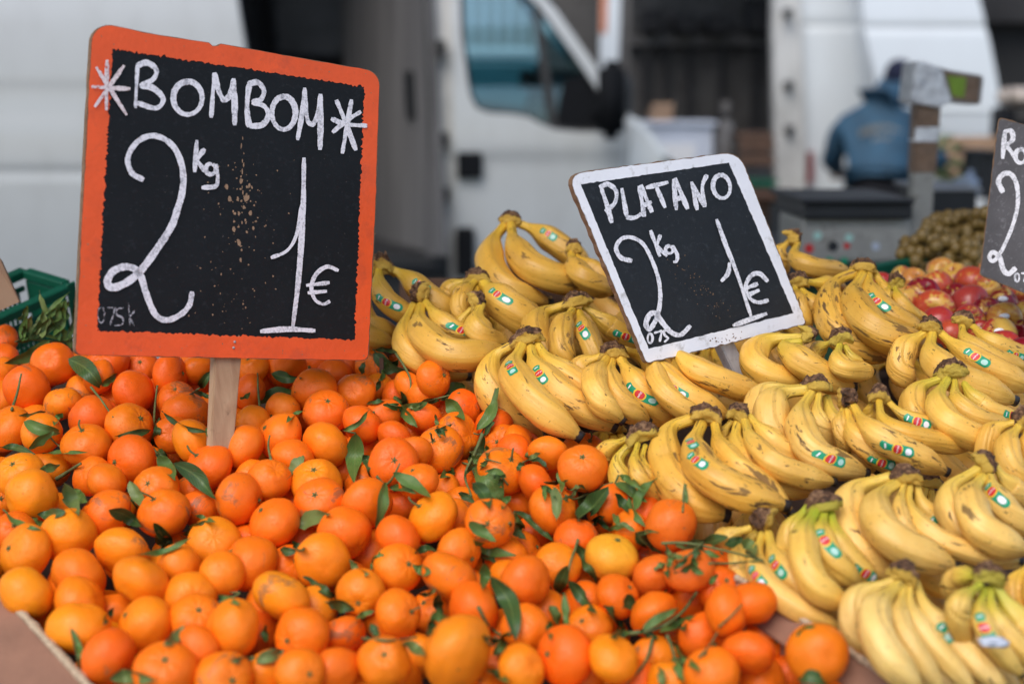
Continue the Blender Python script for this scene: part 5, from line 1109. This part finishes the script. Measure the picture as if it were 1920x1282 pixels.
# gather leaves whose bases lie together into twigs
used = [False] * len(LV); clusters = []
for i, l in enumerate(LV):
    if used[i]: continue
    cl_ = [i]; used[i] = True; grow = True
    while grow and len(cl_) < 6:
        grow = False
        for j, m_ in enumerate(LV):
            if not used[j] and any(math.hypot(LV[k][0] - m_[0], LV[k][1] - m_[1]) < 24 for k in cl_): used[j] = True; cl_.append(j); grow = True
    clusters.append(cl_)
LM = {'l': M['leaf'], 'd': M['leaf_dark'], 'p': M['leaf_pale']}; LN_ = {'l': 'green', 'd': 'dark green', 'p': 'pale dry'}
stem_used = [False] * len(STEMS); twrecs = []; lfrecs = []
for ci, cl_ in enumerate(clusters):
    bx_ = sum(LV[i][0] for i in cl_) / len(cl_); by_ = sum(LV[i][1] for i in cl_) / len(cl_); st_ = None
    for si, (s, r) in enumerate(STEMS):
        pts = [tuple(map(float, q_.split())) for q_ in s.split(';')]
        if not stem_used[si] and any(math.hypot(p[0] - LV[i][0], p[1] - LV[i][1]) < 30 for p in pts for i in cl_): st_ = st_ or []; st_.append(si); stem_used[si] = True
    if len(cl_) == 1 and not st_:
        l = LV[cl_[0]]; o = leaf_blade(*l[:5], LM[l[5]], None, ci); o.name = 'citrus_leaf'; o['category'] = 'leaf'; o['group'] = 'loose leaves among the mandarins'
        sz = 'broad ' if l[4] > 24 else ('slender ' if l[4] < 14 else ''); lfrecs.append(dict(o=o, x=(l[0] + l[2]) / 2, y=(l[1] + l[3]) / 2, c=sz + LN_[l[5]])); continue
    base = dep(bx_, by_, hit(bx_, by_)); g = empty('leafy_twig', base, None, 'twig', 'leafy twigs among the mandarins')
    for i in cl_: leaf_blade(*LV[i][:5], LM[LV[i][5]], g, 100 + i)
    if st_:
        for si in st_: tube('stem', surf_path([tuple(map(float, q_.split())) for q_ in STEMS[si][0].split(';')], .005, 14), lambda t, r=STEMS[si][1]: r * (1.15 - .5 * t), M['stem'], g, 7)
    elif len(cl_) > 1:
        pts = sorted([(LV[i][0], LV[i][1]) for i in cl_]); 
        if math.hypot(pts[0][0] - pts[-1][0], pts[0][1] - pts[-1][1]) < 8: pts = [pts[0], (pts[0][0] + 10, pts[0][1] + 14)]
        tube('stem', surf_path([pts[0], pts[-1]], .004, 8), .0011, M['stem'], g, 6)
    twrecs.append(dict(o=g, x=bx_, y=by_, c={1: 'one leaved', 2: 'two leaved', 3: 'three leaved'}.get(len(cl_), 'many leaved') + ' ' + LN_[LV[cl_[0]][5]]))
for si, (s, r) in enumerate(STEMS):
    if stem_used[si]: continue
    pts = [tuple(map(float, q_.split())) for q_ in s.split(';')]; P = surf_path(pts, .004, 14); v_, f_, u_ = tube_data(P, lambda t: r * (1.15 - .5 * t), HN, 7)
    o = mesh('bare_stalk', v_, f_, M['stem'], None, P[0], True, u_); o['category'] = 'stalk'; o['group'] = 'bare stalks among the mandarins'; twrecs.append(dict(o=o, x=pts[1][0], y=pts[1][1], c='thin leafless', w='stalk'))
rank_labels(lfrecs, 'leaf')
rank_labels([r_ for r_ in twrecs if 'w' not in r_], 'twig'); rank_labels([r_ for r_ in twrecs if 'w' in r_], 'stalk')
for r_ in lfrecs + twrecs: r_['o']['label'] = r_['label']

# ------------------------------------------------------------------ apples and grapes on the right
APPLES = [(1653, 529, 20, 'r'), (1695, 560, 27, 'o'), (1730, 552, 33, 'd'), (1765, 512, 30, 'y'), (1752, 540, 36, 'o'), (1752, 580, 38, 'o'), (1758, 606, 34, 'r'), (1820, 572, 38, 'g'), (1822, 532, 34, 'o'), (1817, 600, 30, 'r'), (1883, 600, 34, 'y'), (1880, 567, 30, 'd'), (1873, 628, 34, 'r'), (1881, 652, 34, 'r'), (1840, 625, 26, 'r'), (1918, 622, 24, 'd'), (1918, 662, 30, 'd'), (1713, 527, 26, 'y'), (1790, 556, 26, 'd'), (1850, 545, 26, 'r'), (1905, 545, 26, 'o'), (1790, 520, 28, 'r'), (1850, 585, 28, 'd'), (1930, 590, 30, 'r'), (1780, 626, 28, 'o'), (1700, 596, 26, 'r'), (1860, 512, 28, 'o'), (1690, 520, 22, 'r')]
ACOL = dict(r=(.42, .035, .03), o=(.50, .07, .03), d=(.22, .008, .018), y=(.56, .22, .05), g=(.42, .05, .04)); ANAME = dict(r='red', o='orange red', d='dark crimson', y='yellow streaked', g='green topped red')
def apple_mesh(seed):
    NU, NV = 28, 20; vs_, fs = [], []
    for i in range(NV + 1):
        th = math.pi * i / NV
        for k in range(NU):
            a = 2 * math.pi * k / NU; r = 1 - .32 * math.exp(-(th / .33) ** 2) - .2 * math.exp(-((math.pi - th) / .3) ** 2) + .02 * math.cos(5 * a + seed) * (th / math.pi) + .03 * noise.noise(Vector((math.cos(a), math.sin(a), th + seed * 3)))
            rr_ = r * (1 - .10 * (th / math.pi) ** 2); vs_.append((math.sin(th) * math.cos(a) * rr_, math.sin(th) * math.sin(a) * rr_, math.cos(th) * r * .92))
    for i in range(NV):
        for k in range(NU): a = i * NU + k; b = i * NU + (k + 1) % NU; fs.append((a, a + NU, b + NU, b))
    me = bpy.data.meshes.new('apple'); me.from_pydata(vs_, [], fs); me.materials.append(M['apple']); me.polygons.foreach_set('use_smooth', [True] * len(fs)); return me
AM = [apple_mesh(s) for s in range(3)]; arec = []
AD = np.array([hdepth(x, y, -.005) for x, y, r, c in APPLES])
for it in range(60):
    for i in range(len(APPLES)):
        for j in range(i):
            a, b = APPLES[i], APPLES[j]; dm = (AD[i] + AD[j]) / 2; lat = math.hypot(a[0] - b[0], a[1] - b[1]) / FPX * dm; rs_ = (a[2] + b[2]) / FPX * dm * .96
            if lat < rs_:
                need = math.sqrt(rs_ * rs_ - lat * lat); df = AD[i] - AD[j]; gp = need - abs(df)
                if gp > 0: s_ = 1 if df > 0 else -1; AD[i] += s_ * gp * .25; AD[j] -= s_ * gp * .25
for k, ((x, y, r, c), d) in enumerate(zip(APPLES, AD)):
    o = bpy.data.objects.new('apple', AM[k % 3]); C.objects.link(o); o.location = dep(x, y, d); s_ = r / FPX * d * 1.04; o.scale = (s_, s_, s_)
    ax = Vector((rnd.gauss(0, .6), rnd.gauss(-.5, .6), rnd.gauss(.6, .5))).normalized(); o.rotation_mode = 'QUATERNION'; o.rotation_quaternion = ax.to_track_quat('Z', 'Y')
    cc = ACOL[c]; o.color = (*cc, 1.0 if c == 'g' else rnd.uniform(0, .4)); o['category'] = 'apple'; o['group'] = 'apples in the crate behind the bananas'
    st_ = bpy.data.objects.new('stalk', STALK); C.objects.link(st_); st_.parent = o; st_.location = (0, 0, .55); st_.scale = (.6, .6, .45)
    arec.append(dict(o=o, x=x, y=y, c=ANAME[c]))
    if k in (11, 12, 14, 10):
        p = Vector(o.location) + (CAM - Vector(o.location)).normalized() * s_ * .97 + Vector((0, 0, s_ * .2)); bm = bmesh.new(); bmesh.ops.create_uvsphere(bm, u_segments=12, v_segments=8, radius=.006, matrix=Matrix.Translation(p) @ Matrix.Diagonal((1.2, .5, .7, 1)))
        me = bpy.data.meshes.new('apple_label'); bm.to_mesh(me); bm.free(); q_ = link('apple_label', me, M['st_white'], None, p, True); q_.parent = o; bpy.context.view_layer.update(); q_.matrix_parent_inverse = o.matrix_world.inverted()
OLDM = MARKS; MARKS = [('the worn grey sign', 1850, 500), ('the green crate rim', 1690, 500), ('the frontmost apples by the banana crown', 1758, 600), ('the right edge above the bananas', 1915, 630), ('the middle of the apples', 1820, 572)]
rank_labels(arec, 'apple')
for r_ in arec: r_['o']['label'] = r_['label']
gm = bmesh.new(); bmesh.ops.create_icosphere(gm, subdivisions=2, radius=1); GM = bpy.data.meshes.new('grape'); gm.to_mesh(GM); gm.free(); GM.materials.append(M['grape']); GM.polygons.foreach_set('use_smooth', [True] * len(GM.polygons))
for (cx, cy, rx, ry, n_, lab) in ((1728, 470, 44, 30, 70, 'dull amber grape bunch left of the others behind the apples'), (1796, 428, 50, 30, 64, 'grape bunch at the back below the foil scrap'), (1795, 480, 50, 32, 74, 'grape bunch in the middle right behind the apples'), (1842, 450, 34, 52, 66, 'grape bunch against the worn grey sign'), (1768, 432, 36, 24, 36, 'small grape bunch beside the scale post')):
    d = 2.52 - (cy - 420) * .0022; base = dep(cx, cy, d); g = empty('grape_bunch', base, lab, 'grapes', 'grape bunches behind the apples')
    for k in range(n_):
        a, q_ = rnd.uniform(0, 6.28), math.sqrt(rnd.random()); x, y = cx + rx * q_ * math.cos(a), cy + ry * q_ * math.sin(a)
        p = dep(x, y, d + rnd.uniform(-.05, .03)); o = bpy.data.objects.new('grape', GM); C.objects.link(o); o.parent = g; o.location = p - base; s_ = rnd.uniform(.0085, .0115); o.scale = (s_, s_, s_ * 1.15)
    tube('stem', [dep(cx - rx, cy - ry * .6, d - .01), dep(cx, cy - 4, d - .02), dep(cx + rx * .8, cy + ry * .3, d)], .0018, M['apple_stem'], g, 6)
fb = slab('fruit_tray', [heap(1590, 520, -.06), heap(2000, 520, -.06), dep(2000, 512, 2.9), dep(1640, 512, 2.9)], .02, M['pot'], None, 0, (0, 0, 1), loc=heap(1750, 560, -.06))
tag(fb, 'dark tray bottom under the apples and grapes', 'tray')
MARKS = OLDM
# ------------------------------------------------------------------ price signs
class Board:
    def __init__(s, corners, anchor, d_anchor):
        """corners TL TR BR BL in picture coordinates; the board is the parallelogram in space that projects onto them"""
        r = [ray(*c) for c in corners]
        A = np.array([[r[0].x, r[2].x, -r[3].x], [r[0].y, r[2].y, -r[3].y], [r[0].z, r[2].z, -r[3].z]]); b = np.array(tuple(r[1]))
        k = np.linalg.solve(A, b); d = [k[0], 1.0, k[1], k[2]]          # depths relative to TR
        P = [r[i] * float(d[i]) for i in range(4)]
        n = (P[1] - P[0]).cross(P[3] - P[0]).normalized()
        ra = ray(*anchor); s0 = P[0].dot(n) / ra.dot(n); sc = d_anchor / s0
        s.P = [CAM + p * sc for p in P]; s.n = n if n.dot(CAM - s.P[0]) > 0 else -n; s.o = s.P[3]
        s.ex = (s.P[2] - s.P[3]).normalized(); s.ey = (s.P[0] - s.P[3]).normalized()
    def at(s, x, y, h=0.0):
        r = ray(x, y); d = (s.P[0] + s.n * h - CAM).dot(s.n) / r.dot(s.n); return CAM + r * d
def polymesh(name, loops, m, parent, thick=0.0, nrm=None, mats2=None):
    tri = tessellate_polygon(loops); al = [p for lp in loops for p in lp]; bm = bmesh.new(); vv = [bm.verts.new(p) for p in al]
    for t in tri:
        try: bm.faces.new([vv[i] for i in t])
        except ValueError: pass
    bm.normal_update(); bmesh.ops.recalc_face_normals(bm, faces=bm.faces[:])
    if bm.faces[:][0].normal.dot(nrm) < 0: bmesh.ops.reverse_faces(bm, faces=bm.faces[:])
    if thick:
        r = bmesh.ops.extrude_face_region(bm, geom=bm.faces[:]); bmesh.ops.translate(bm, vec=-nrm * thick, verts=[q_ for q_ in r['geom'] if isinstance(q_, bmesh.types.BMVert)])
        bmesh.ops.recalc_face_normals(bm, faces=bm.faces[:])
    return bmobj(name, bm, m, parent)
def dense(pts, step, jit, r_, closed=True):
    out = []; n = len(pts)
    for i in range(n if closed else n - 1):
        a, b = Vector((*pts[i], 0)), Vector((*pts[(i + 1) % n], 0)); L_ = (b - a).length; k = max(1, int(L_ / step)); nn = Vector((-(b - a).y, (b - a).x, 0)).normalized()
        for j in range(k):
            t = j / k; p = a.lerp(b, t) + nn * (r_.gauss(0, jit) if j else 0); out.append((p.x, p.y))
    return out
def stroke(bd, pts, w, h, smooth=True):
    P = catmull([(x, y, 0) for x, y in pts], max(6, 6 * len(pts))) if smooth and len(pts) > 2 else [Vector((*pts[0], 0)).lerp(Vector((*pts[-1], 0)), k / 7) if len(pts) == 2 else None for k in range(8)] if len(pts) == 2 else [Vector((x, y, 0)) for x, y in pts]
    n = len(P); vs_, fs, uv = [], [], []; L_ = 0; wr = random.Random(int(pts[0][0] * 7 + pts[0][1]))
    for i, p in enumerate(P):
        T = (P[min(i + 1, n - 1)] - P[max(i - 1, 0)]).normalized(); S = Vector((-T.y, T.x, 0)); e = min(i, n - 1 - i); ww = w * (.72 if e == 0 else 1) * (1 + .17 * math.sin(i / n * 7 + pts[0][0]) + .05 * math.sin(i * 1.3)) + wr.uniform(-.10, .10)
        if i: L_ += (P[i] - P[i - 1]).length
        q0 = p - T * ww * .22 if i == 0 else (p + T * ww * .22 if i == n - 1 else p)
        for s in (-1, -.33, .33, 1): c = q0 + S * ww / 2 * s; vs_.append(bd.at(c.x, c.y, h)); uv.append(((s + 1) / 2, L_ / 40))
    for i in range(n - 1):
        for k in range(3): a = i * 4 + k; fs.append((a, a + 1, a + 5, a + 4))
    return vs_, fs, uv
def ell(cx, cy, rx, ry, a0=-100, a1=265, tilt=0, n=13):
    out = []; ct, st = math.cos(R(tilt)), math.sin(R(tilt))
    for k in range(n): a = R(a0 + (a1 - a0) * k / (n - 1)); x, y = rx * math.cos(a), ry * math.sin(a); out.append((cx + x * ct - y * st, cy + x * st + y * ct))
    return out
def writing(bd, words, m, parent, h0=.0008):
    h = h0
    for name, w, strokes in words:
        parts = []
        for s in strokes:
            ww = w
            if isinstance(s, tuple) and isinstance(s[0], (int, float)): ww, s = s
            parts.append(stroke(bd, s, ww * .98, h)); h += .00006
        V, F_, U = join_data(parts); mesh(name, V, F_, m, parent, None, False, U)
def stake(bd, name, top, bot, w0, w1, m, parent, back=.012, th=.012, extra=None):
    """square stick behind the board, running down into the fruit"""
    P = [bd.at(*top, -back), dep(*bot[:2], bot[2])]; ax = (P[1] - P[0]).normalized(); sd_ = ax.cross(bd.n).normalized(); bk = sd_.cross(ax).normalized(); bm = bmesh.new(); vv = []
    for p, w_ in ((P[0], w0), (P[1], w1)):
        hw = w_ / 2 / FPX * (p - CAM).length
        for a, b in ((-1, -1), (1, -1), (1, 1), (-1, 1)): vv.append(bm.verts.new(p + sd_ * hw * a + bk * th / 2 * b))
    for f in ((0, 1, 2, 3), (4, 7, 6, 5), (0, 4, 5, 1), (1, 5, 6, 2), (2, 6, 7, 3), (3, 7, 4, 0)): bm.faces.new([vv[i] for i in f])
    bmesh.ops.recalc_face_normals(bm, faces=bm.faces[:]); bmesh.ops.bevel(bm, geom=bm.edges[:], offset=.0012, segments=2, affect='EDGES'); return bmobj(name, bm, m, parent)
def arc(cx, cy, r, a0, a1, n=7, sy=1.0): return [(cx + r * math.cos(R(a0 + (a1 - a0) * k / (n - 1))), cy + r * sy * math.sin(R(a0 + (a1 - a0) * k / (n - 1)))) for k in range(n)]

# --- orange framed sign
r1 = random.Random(3)
B1 = Board([(170, 44), (716, 140), (690, 677), (140, 664)], (423, 672), hdepth(423, 812, .0) - .075)
s1 = empty('price_sign', dep(418, 825, hdepth(418, 825)), 'big orange framed price sign on a wooden stake among the mandarins', 'sign', 'chalk price signs')
out1 = arc(204, 80, 33, 178, 278) + [(300, 66), (392, 80), (398, 86), (408, 86), (414, 82), (560, 108)] + [(q_[0], q_[1]) for q_ in arc(682, 160, 30, -75, 0)] + [(704, 400)] + arc(680, 665, 11, 0, 90, 4) + [(400, 671)] + arc(153, 654, 12, 95, 178, 4) + [(154, 400)]
polymesh('board', [[B1.at(x, y) for x, y in dense(out1, 30, .35, r1)]], M['mdf'], s1, .007, B1.n)
polymesh('blackboard_face', [[B1.at(x, y, .0003) for x, y in ((202, 86), (690, 158), (672, 644), (176, 626))]], M['slate'], s1, 0, B1.n)
inn1 = dense([(211, 92), (683, 163)], 3.5, 1.3, r1, False) + dense([(683, 163), (665, 637)], 3.5, 1.5, r1, False) + dense([(665, 637), (182, 620)], 3.5, 1.2, r1, False) + dense([(182, 620), (211, 92)], 3.5, 1.6, r1, False)
cx_, cy_ = 430, 370; ins = [(cx_ + (x - cx_) * .9965, cy_ + (y - cy_) * .9965) for x, y in dense(out1, 14, .5, r1)]
polymesh('painted_frame', [[B1.at(x, y, .0006) for x, y in ins], [B1.at(x, y, .0006) for x, y in reversed(inn1)]], M['orange_paint'], s1, 0, B1.n)
W1 = 10.5
writing(B1, [
 ('letter_b', W1, [(7, [(258, 120), (256, 160), (254, 202)]), [(258, 123), (276, 118), (293, 131), (287, 149), (264, 161)], [(264, 161), (288, 166), (306, 186), (293, 203), (259, 194)]]),
 ('letter_o', W1, [ell(352, 184, 27, 31)]), ('letter_m', W1, [(8, [(396, 220), (399, 178), (402, 138)]), [(402, 138), (409, 168), (420, 190)], [(420, 190), (431, 178), (438, 149)], (11, [(438, 149), (440, 195), (440, 234)])]),
 ('letter_b', W1, [[(467, 160), (463, 200), (467, 237)], [(466, 158), (483, 155), (495, 170), (489, 187), (474, 192)], [(474, 192), (496, 200), (503, 217), (492, 234), (469, 237)]]),
 ('letter_o', W1, [ell(532, 212, 22, 31)]), ('letter_m', 9, [[(558, 262), (566, 215), (571, 166)], [(571, 166), (573, 205), (578, 231)], [(578, 231), (588, 232), (596, 210), (601, 178)], (11, [(601, 178), (601, 230), (600, 280)])]),
 ('star', 9, [[(631, 189), (646, 225), (667, 281)], [(659, 188), (650, 240), (642, 287)], [(622, 223), (647, 233), (687, 236)], [(676, 210), (650, 226), (624, 248)]]),
 ('price_two', 13, [[(268, 337), (247, 324), (240, 295), (260, 264), (292, 255), (325, 275), (342, 315), (342, 358), (331, 398), (320, 427), (292, 470), (264, 507), (238, 529), (212, 539), (201, 529), (213, 508), (240, 500), (262, 514), (275, 553), (291, 589), (312, 600), (338, 590), (355, 572), (360, 548)]]),
 ('letter_k', 9, [[(369, 264), (365, 322)], [(383, 280), (368, 301)], [(368, 301), (386, 322)]]), ('letter_g', 8.5, [ell(395, 317, 9, 10, -60, 280, 0, 9), [(405, 309), (408, 333), (404, 349), (379, 352)]]),
 ('price_one', 10, [(10, [(570, 297), (568, 400), (560, 520), (549, 612)]), (7, [(566, 384), (556, 440), (538, 470), (509, 483)]), (10, [(489, 621), (540, 617), (590, 620)])]),
 ('euro_mark', 7.5, [[(634, 507), (613, 500), (592, 515), (584, 540), (591, 562), (606, 570), (618, 565)], [(575, 535), (617, 530)], [(578, 549), (612, 546)]]),
], M['chalk'], s1)
writing(B1, [('star', 9, [[(181, 127), (237, 215)], [(201, 114), (199, 206)], [(173, 163), (243, 167)], [(232, 124), (178, 200)]])], M['chalk_thin'], s1, .0024)
writing(B1, [('small_note', 4.5, [ell(190, 590, 6, 15, -90, 270, 0, 9), [(201, 577), (216, 577)], [(216, 577), (207, 608)], [(231, 577), (219, 579)], [(219, 579), (219, 590), (230, 596), (229, 608), (215, 610)], [(241, 567), (244, 610)], [(252, 583), (243, 594)], [(243, 594), (251, 610)]])], M['faint'], s1, .0020)
V_, F_ = [], []
def fleck(bd, x, y, r, el_=1.0, h=.0005, rot=0):
    n = 6; o = len(V_)
    for k in range(n):
        a = 2 * math.pi * k / n; rr_ = r * r1.uniform(.6, 1.2); dx, dy = rr_ * math.cos(a), rr_ * el_ * math.sin(a); V_.append(bd.at(x + dx, y + dy, h))
    F_.append(tuple(range(o, o + n)))
for k in range(52): y = r1.gauss(385, 44); fleck(B1, 455 + r1.gauss(0, 14), y, r1.uniform(.8, 3.2), r1.uniform(.7, 1.8), .0005 + k * 1e-6)
for k in range(90): fleck(B1, 450 + r1.gauss(0, 38), r1.uniform(300, 630), r1.uniform(.5, 1.9), r1.uniform(.7, 1.6), .0005 + (70 + k) * 1e-6)
for k in range(9): fleck(B1, 455 + r1.uniform(-4, 4), 260 + k * 13 + r1.uniform(-4, 4), r1.uniform(.8, 1.8), 3.5, .0005 + (190 + k) * 1e-6)
for (x, y, r) in ((448, 455, 5), (462, 372, 5), (438, 430, 4), (425, 350, 4), (470, 400, 4), (430, 372, 3.5)): fleck(B1, x, y, r, 1.7, .00072)
for k in range(60):
    e = r1.randrange(4); t = r1.random()
    x, y = ((175 + t * 520, 62 + t * 88), (700 - t * 4, 170 + t * 480), (150 + t * 530, 640 + t * 14 + r1.uniform(0, 16)), (185 - t * 30, 90 + t * 540))[e]
    fleck(B1, x + r1.gauss(0, 5), y + r1.gauss(0, 5), r1.uniform(.4, 1.3), r1.uniform(.6, 1.6), .0008 + k * 1e-6)
o = mesh('worn_flecks', V_, F_, M['fleck'], s1); o['kind'] = 'stuff'
stake(B1, 'stake', (428, 600), (412, 842, hdepth(412, 842, .022)), 57, 46, M['pale_wood'], s1, .0135, .012)
for (x, y) in ((440, 641), (438, 652)):
    p = B1.at(x, y, .001); bm = bmesh.new(); bmesh.ops.create_uvsphere(bm, u_segments=8, v_segments=5, radius=.0016, matrix=Matrix.Translation(p)); bmobj('nail', bm, M['steel'], s1, None, True)

# --- white framed sign
B2 = Board([(1064, 326), (1388, 283), (1513, 608), (1212, 683)], (1355, 648), hdepth(1372, 690, .03) - .03)
s2 = empty('price_sign', dep(1385, 700, hdepth(1385, 700)), 'tilted white framed price sign on a stake among the bananas', 'sign', 'chalk price signs')
def cor(p, q1, q2, r, n=6):                    # rounded corner at p between directions to q1, q2
    p, q1, q2 = Vector((*p, 0)), Vector((*q1, 0)), Vector((*q2, 0)); a = p + (q1 - p).normalized() * r; b = p + (q2 - p).normalized() * r; out = []
    for k in range(n): t = k / (n - 1); c = a.lerp(p, t).lerp(p.lerp(b, t), t); out.append((c.x, c.y))
    return out
c1, c2, c3, c4 = (1062, 326), (1386, 283), (1513, 608), (1212, 682)
out2 = cor(c1, c4, c2, 34) + cor(c2, c1, c3, 34) + cor(c3, c2, c4, 8) + cor(c4, c3, c1, 8)
polymesh('board', [[B2.at(x, y) for x, y in dense(out2, 9, .7, r1)]], M['mdf'], s2, .006, B2.n)
polymesh('blackboard_face', [[B2.at(x, y, .0003) for x, y in ((1084, 341), (1370, 300), (1493, 590), (1213, 660))]], M['slate2'], s2, 0, B2.n)
ins = [(1290 + (x - 1290) * .992, 482 + (y - 482) * .992) for x, y in dense(out2, 7, .6, r1)]
inn2 = dense([(1089, 346), (1367, 305), (1488, 587), (1216, 654)], 6, .4, r1)
polymesh('painted_frame', [[B2.at(x, y, .0006) for x, y in ins], [B2.at(x, y, .0006) for x, y in reversed(inn2)]], M['white_paint'], s2, 0, B2.n)
writing(B2, [
 ('letter_p', 9, [[(1128, 354), (1138, 385), (1147, 417)], [(1125, 351), (1140, 346), (1155, 358), (1153, 380), (1136, 396)]]), ('letter_l', 8.5, [[(1166, 354), (1175, 406)], [(1175, 408), (1190, 408), (1203, 401)]]),
 ('letter_a', 8.5, [[(1208, 405), (1199, 350)], [(1202, 348), (1222, 397)], [(1206, 386), (1221, 379)]]), ('letter_t', 8.5, [[(1212, 352), (1252, 342)], [(1230, 349), (1247, 389)]]),
 ('letter_a', 9, [[(1268, 393), (1263, 337)], [(1266, 335), (1289, 391)], [(1268, 374), (1281, 369)]]), ('letter_n', 8, [[(1307, 393), (1297, 342)], [(1298, 344), (1321, 387)], [(1321, 387), (1317, 350), (1325, 329)]]),
 ('letter_o', 8, [ell(1353, 350, 16, 22, -100, 262, -10)]),
 ('price_two', 9, [[(1184, 489), (1164, 483), (1155, 464), (1167, 447), (1187, 446), (1207, 459), (1223, 489), (1235, 525), (1238, 558), (1234, 587), (1226, 607), (1217, 617), (1211, 607), (1218, 590), (1230, 588), (1243, 606), (1260, 624), (1277, 627), (1294, 611)]]),
 ('letter_k', 7, [[(1220, 433), (1237, 480)], [(1238, 441), (1231, 461)], [(1231, 461), (1250, 480)]]), ('letter_g', 6.5, [ell(1255, 468, 7, 7, -60, 280, 0, 9), [(1262, 461), (1270, 479), (1268, 490), (1263, 491)]]),
 ('price_one', 8, [[(1344, 412), (1361, 460), (1382, 513), (1408, 592)], [(1368, 493), (1365, 512), (1353, 527)], (9, [(1375, 610), (1437, 588)])]),
 ('euro_mark', 8, [[(1439, 527), (1424, 513), (1408, 517), (1398, 538), (1407, 560), (1423, 567), (1440, 563)], [(1398, 541), (1420, 532)], [(1401, 554), (1423, 544)]]),
 ('small_note', 4.5, [ell(1219, 634, 4.5, 9, -90, 270, 0, 9), [(1227, 624), (1241, 620)], [(1241, 620), (1237, 640)], [(1253, 617), (1244, 621)], [(1244, 621), (1247, 629), (1253, 634), (1246, 641)]]),
], M['chalk'], s2)
V_, F_ = [], []
for k in range(60): t = r1.random(); fleck(B2, 1268 + t * 95 + r1.gauss(0, 12), 490 + t * 105 + r1.gauss(0, 12), r1.uniform(.4, 1.5), 1, .0005 + k * 1e-6)
for k in range(26): t = r1.random(); fleck(B2, 1330 + t * 60 + r1.gauss(0, 6), 640 - t * 12 + r1.gauss(0, 4), r1.uniform(.5, 1.8), 1, .0009 + k * 1e-6)
o = mesh('worn_flecks', V_, F_, M['mdf'], s2); o['kind'] = 'stuff'
stake(B2, 'stake', (1335, 600), (1394, 722, hdepth(1394, 722, .0) + .0), 34, 32, M['grey_wood'], s2, .012, .014)

# --- worn grey sign at the right edge
B3 = Board([(1872, 219), (2120, 292), (2080, 615), (1836, 516)], (1836, 516), 1.83)
s3 = empty('price_sign', dep(1960, 640, 1.95), 'worn grey price sign cut off by the right edge above the apples', 'sign', 'chalk price signs')
d1, d2, d3, d4 = (1872, 219), (2120, 292), (2080, 615), (1836, 516)
out3 = cor(d1, d4, d2, 10) + cor(d2, d1, d3, 10) + cor(d3, d2, d4, 6) + cor(d4, d3, d1, 6)
polymesh('board', [[B3.at(x, y) for x, y in dense(out3, 12, .5, r1)]], M['mdf'], s3, .006, B3.n)
polymesh('blackboard_face', [[B3.at(1976 + (x - 1976) * .985, 410 + (y - 410) * .988, .0004) for x, y in dense(out3, 8, .6, r1)]], M['slate3'], s3, 0, B3.n)
writing(B3, [('letter_r', 9, [[(1884, 246), (1880, 297)], [(1883, 247), (1896, 246), (1899, 261), (1886, 273)], [(1887, 273), (1904, 295)]]), ('letter_o', 8, [ell(1914, 293, 10, 13)]), ('letter_j', 8, [[(1935, 262), (1936, 300), (1930, 325)]]), ('letter_a', 8, [ell(1952, 305, 9, 12), [(1963, 292), (1964, 318)]]),
 ('price_two', 9, [[(1880, 360), (1872, 340), (1882, 326), (1897, 328), (1907, 350), (1908, 385), (1898, 425), (1880, 466), (1864, 489), (1855, 483), (1861, 473), (1874, 482), (1881, 505), (1891, 513), (1904, 503)]]), ('small_note', 4, [ell(1907, 520, 4, 8, -90, 270, 0, 9), [(1915, 512), (1924, 513)], [(1924, 513), (1920, 528)]])], M['chalk'], s3)
stake(B3, 'stake', (1965, 540), (1960, 690, 1.99), 40, 36, M['grey_wood'], s3, .012, .014)
bpy.context.view_layer.update()
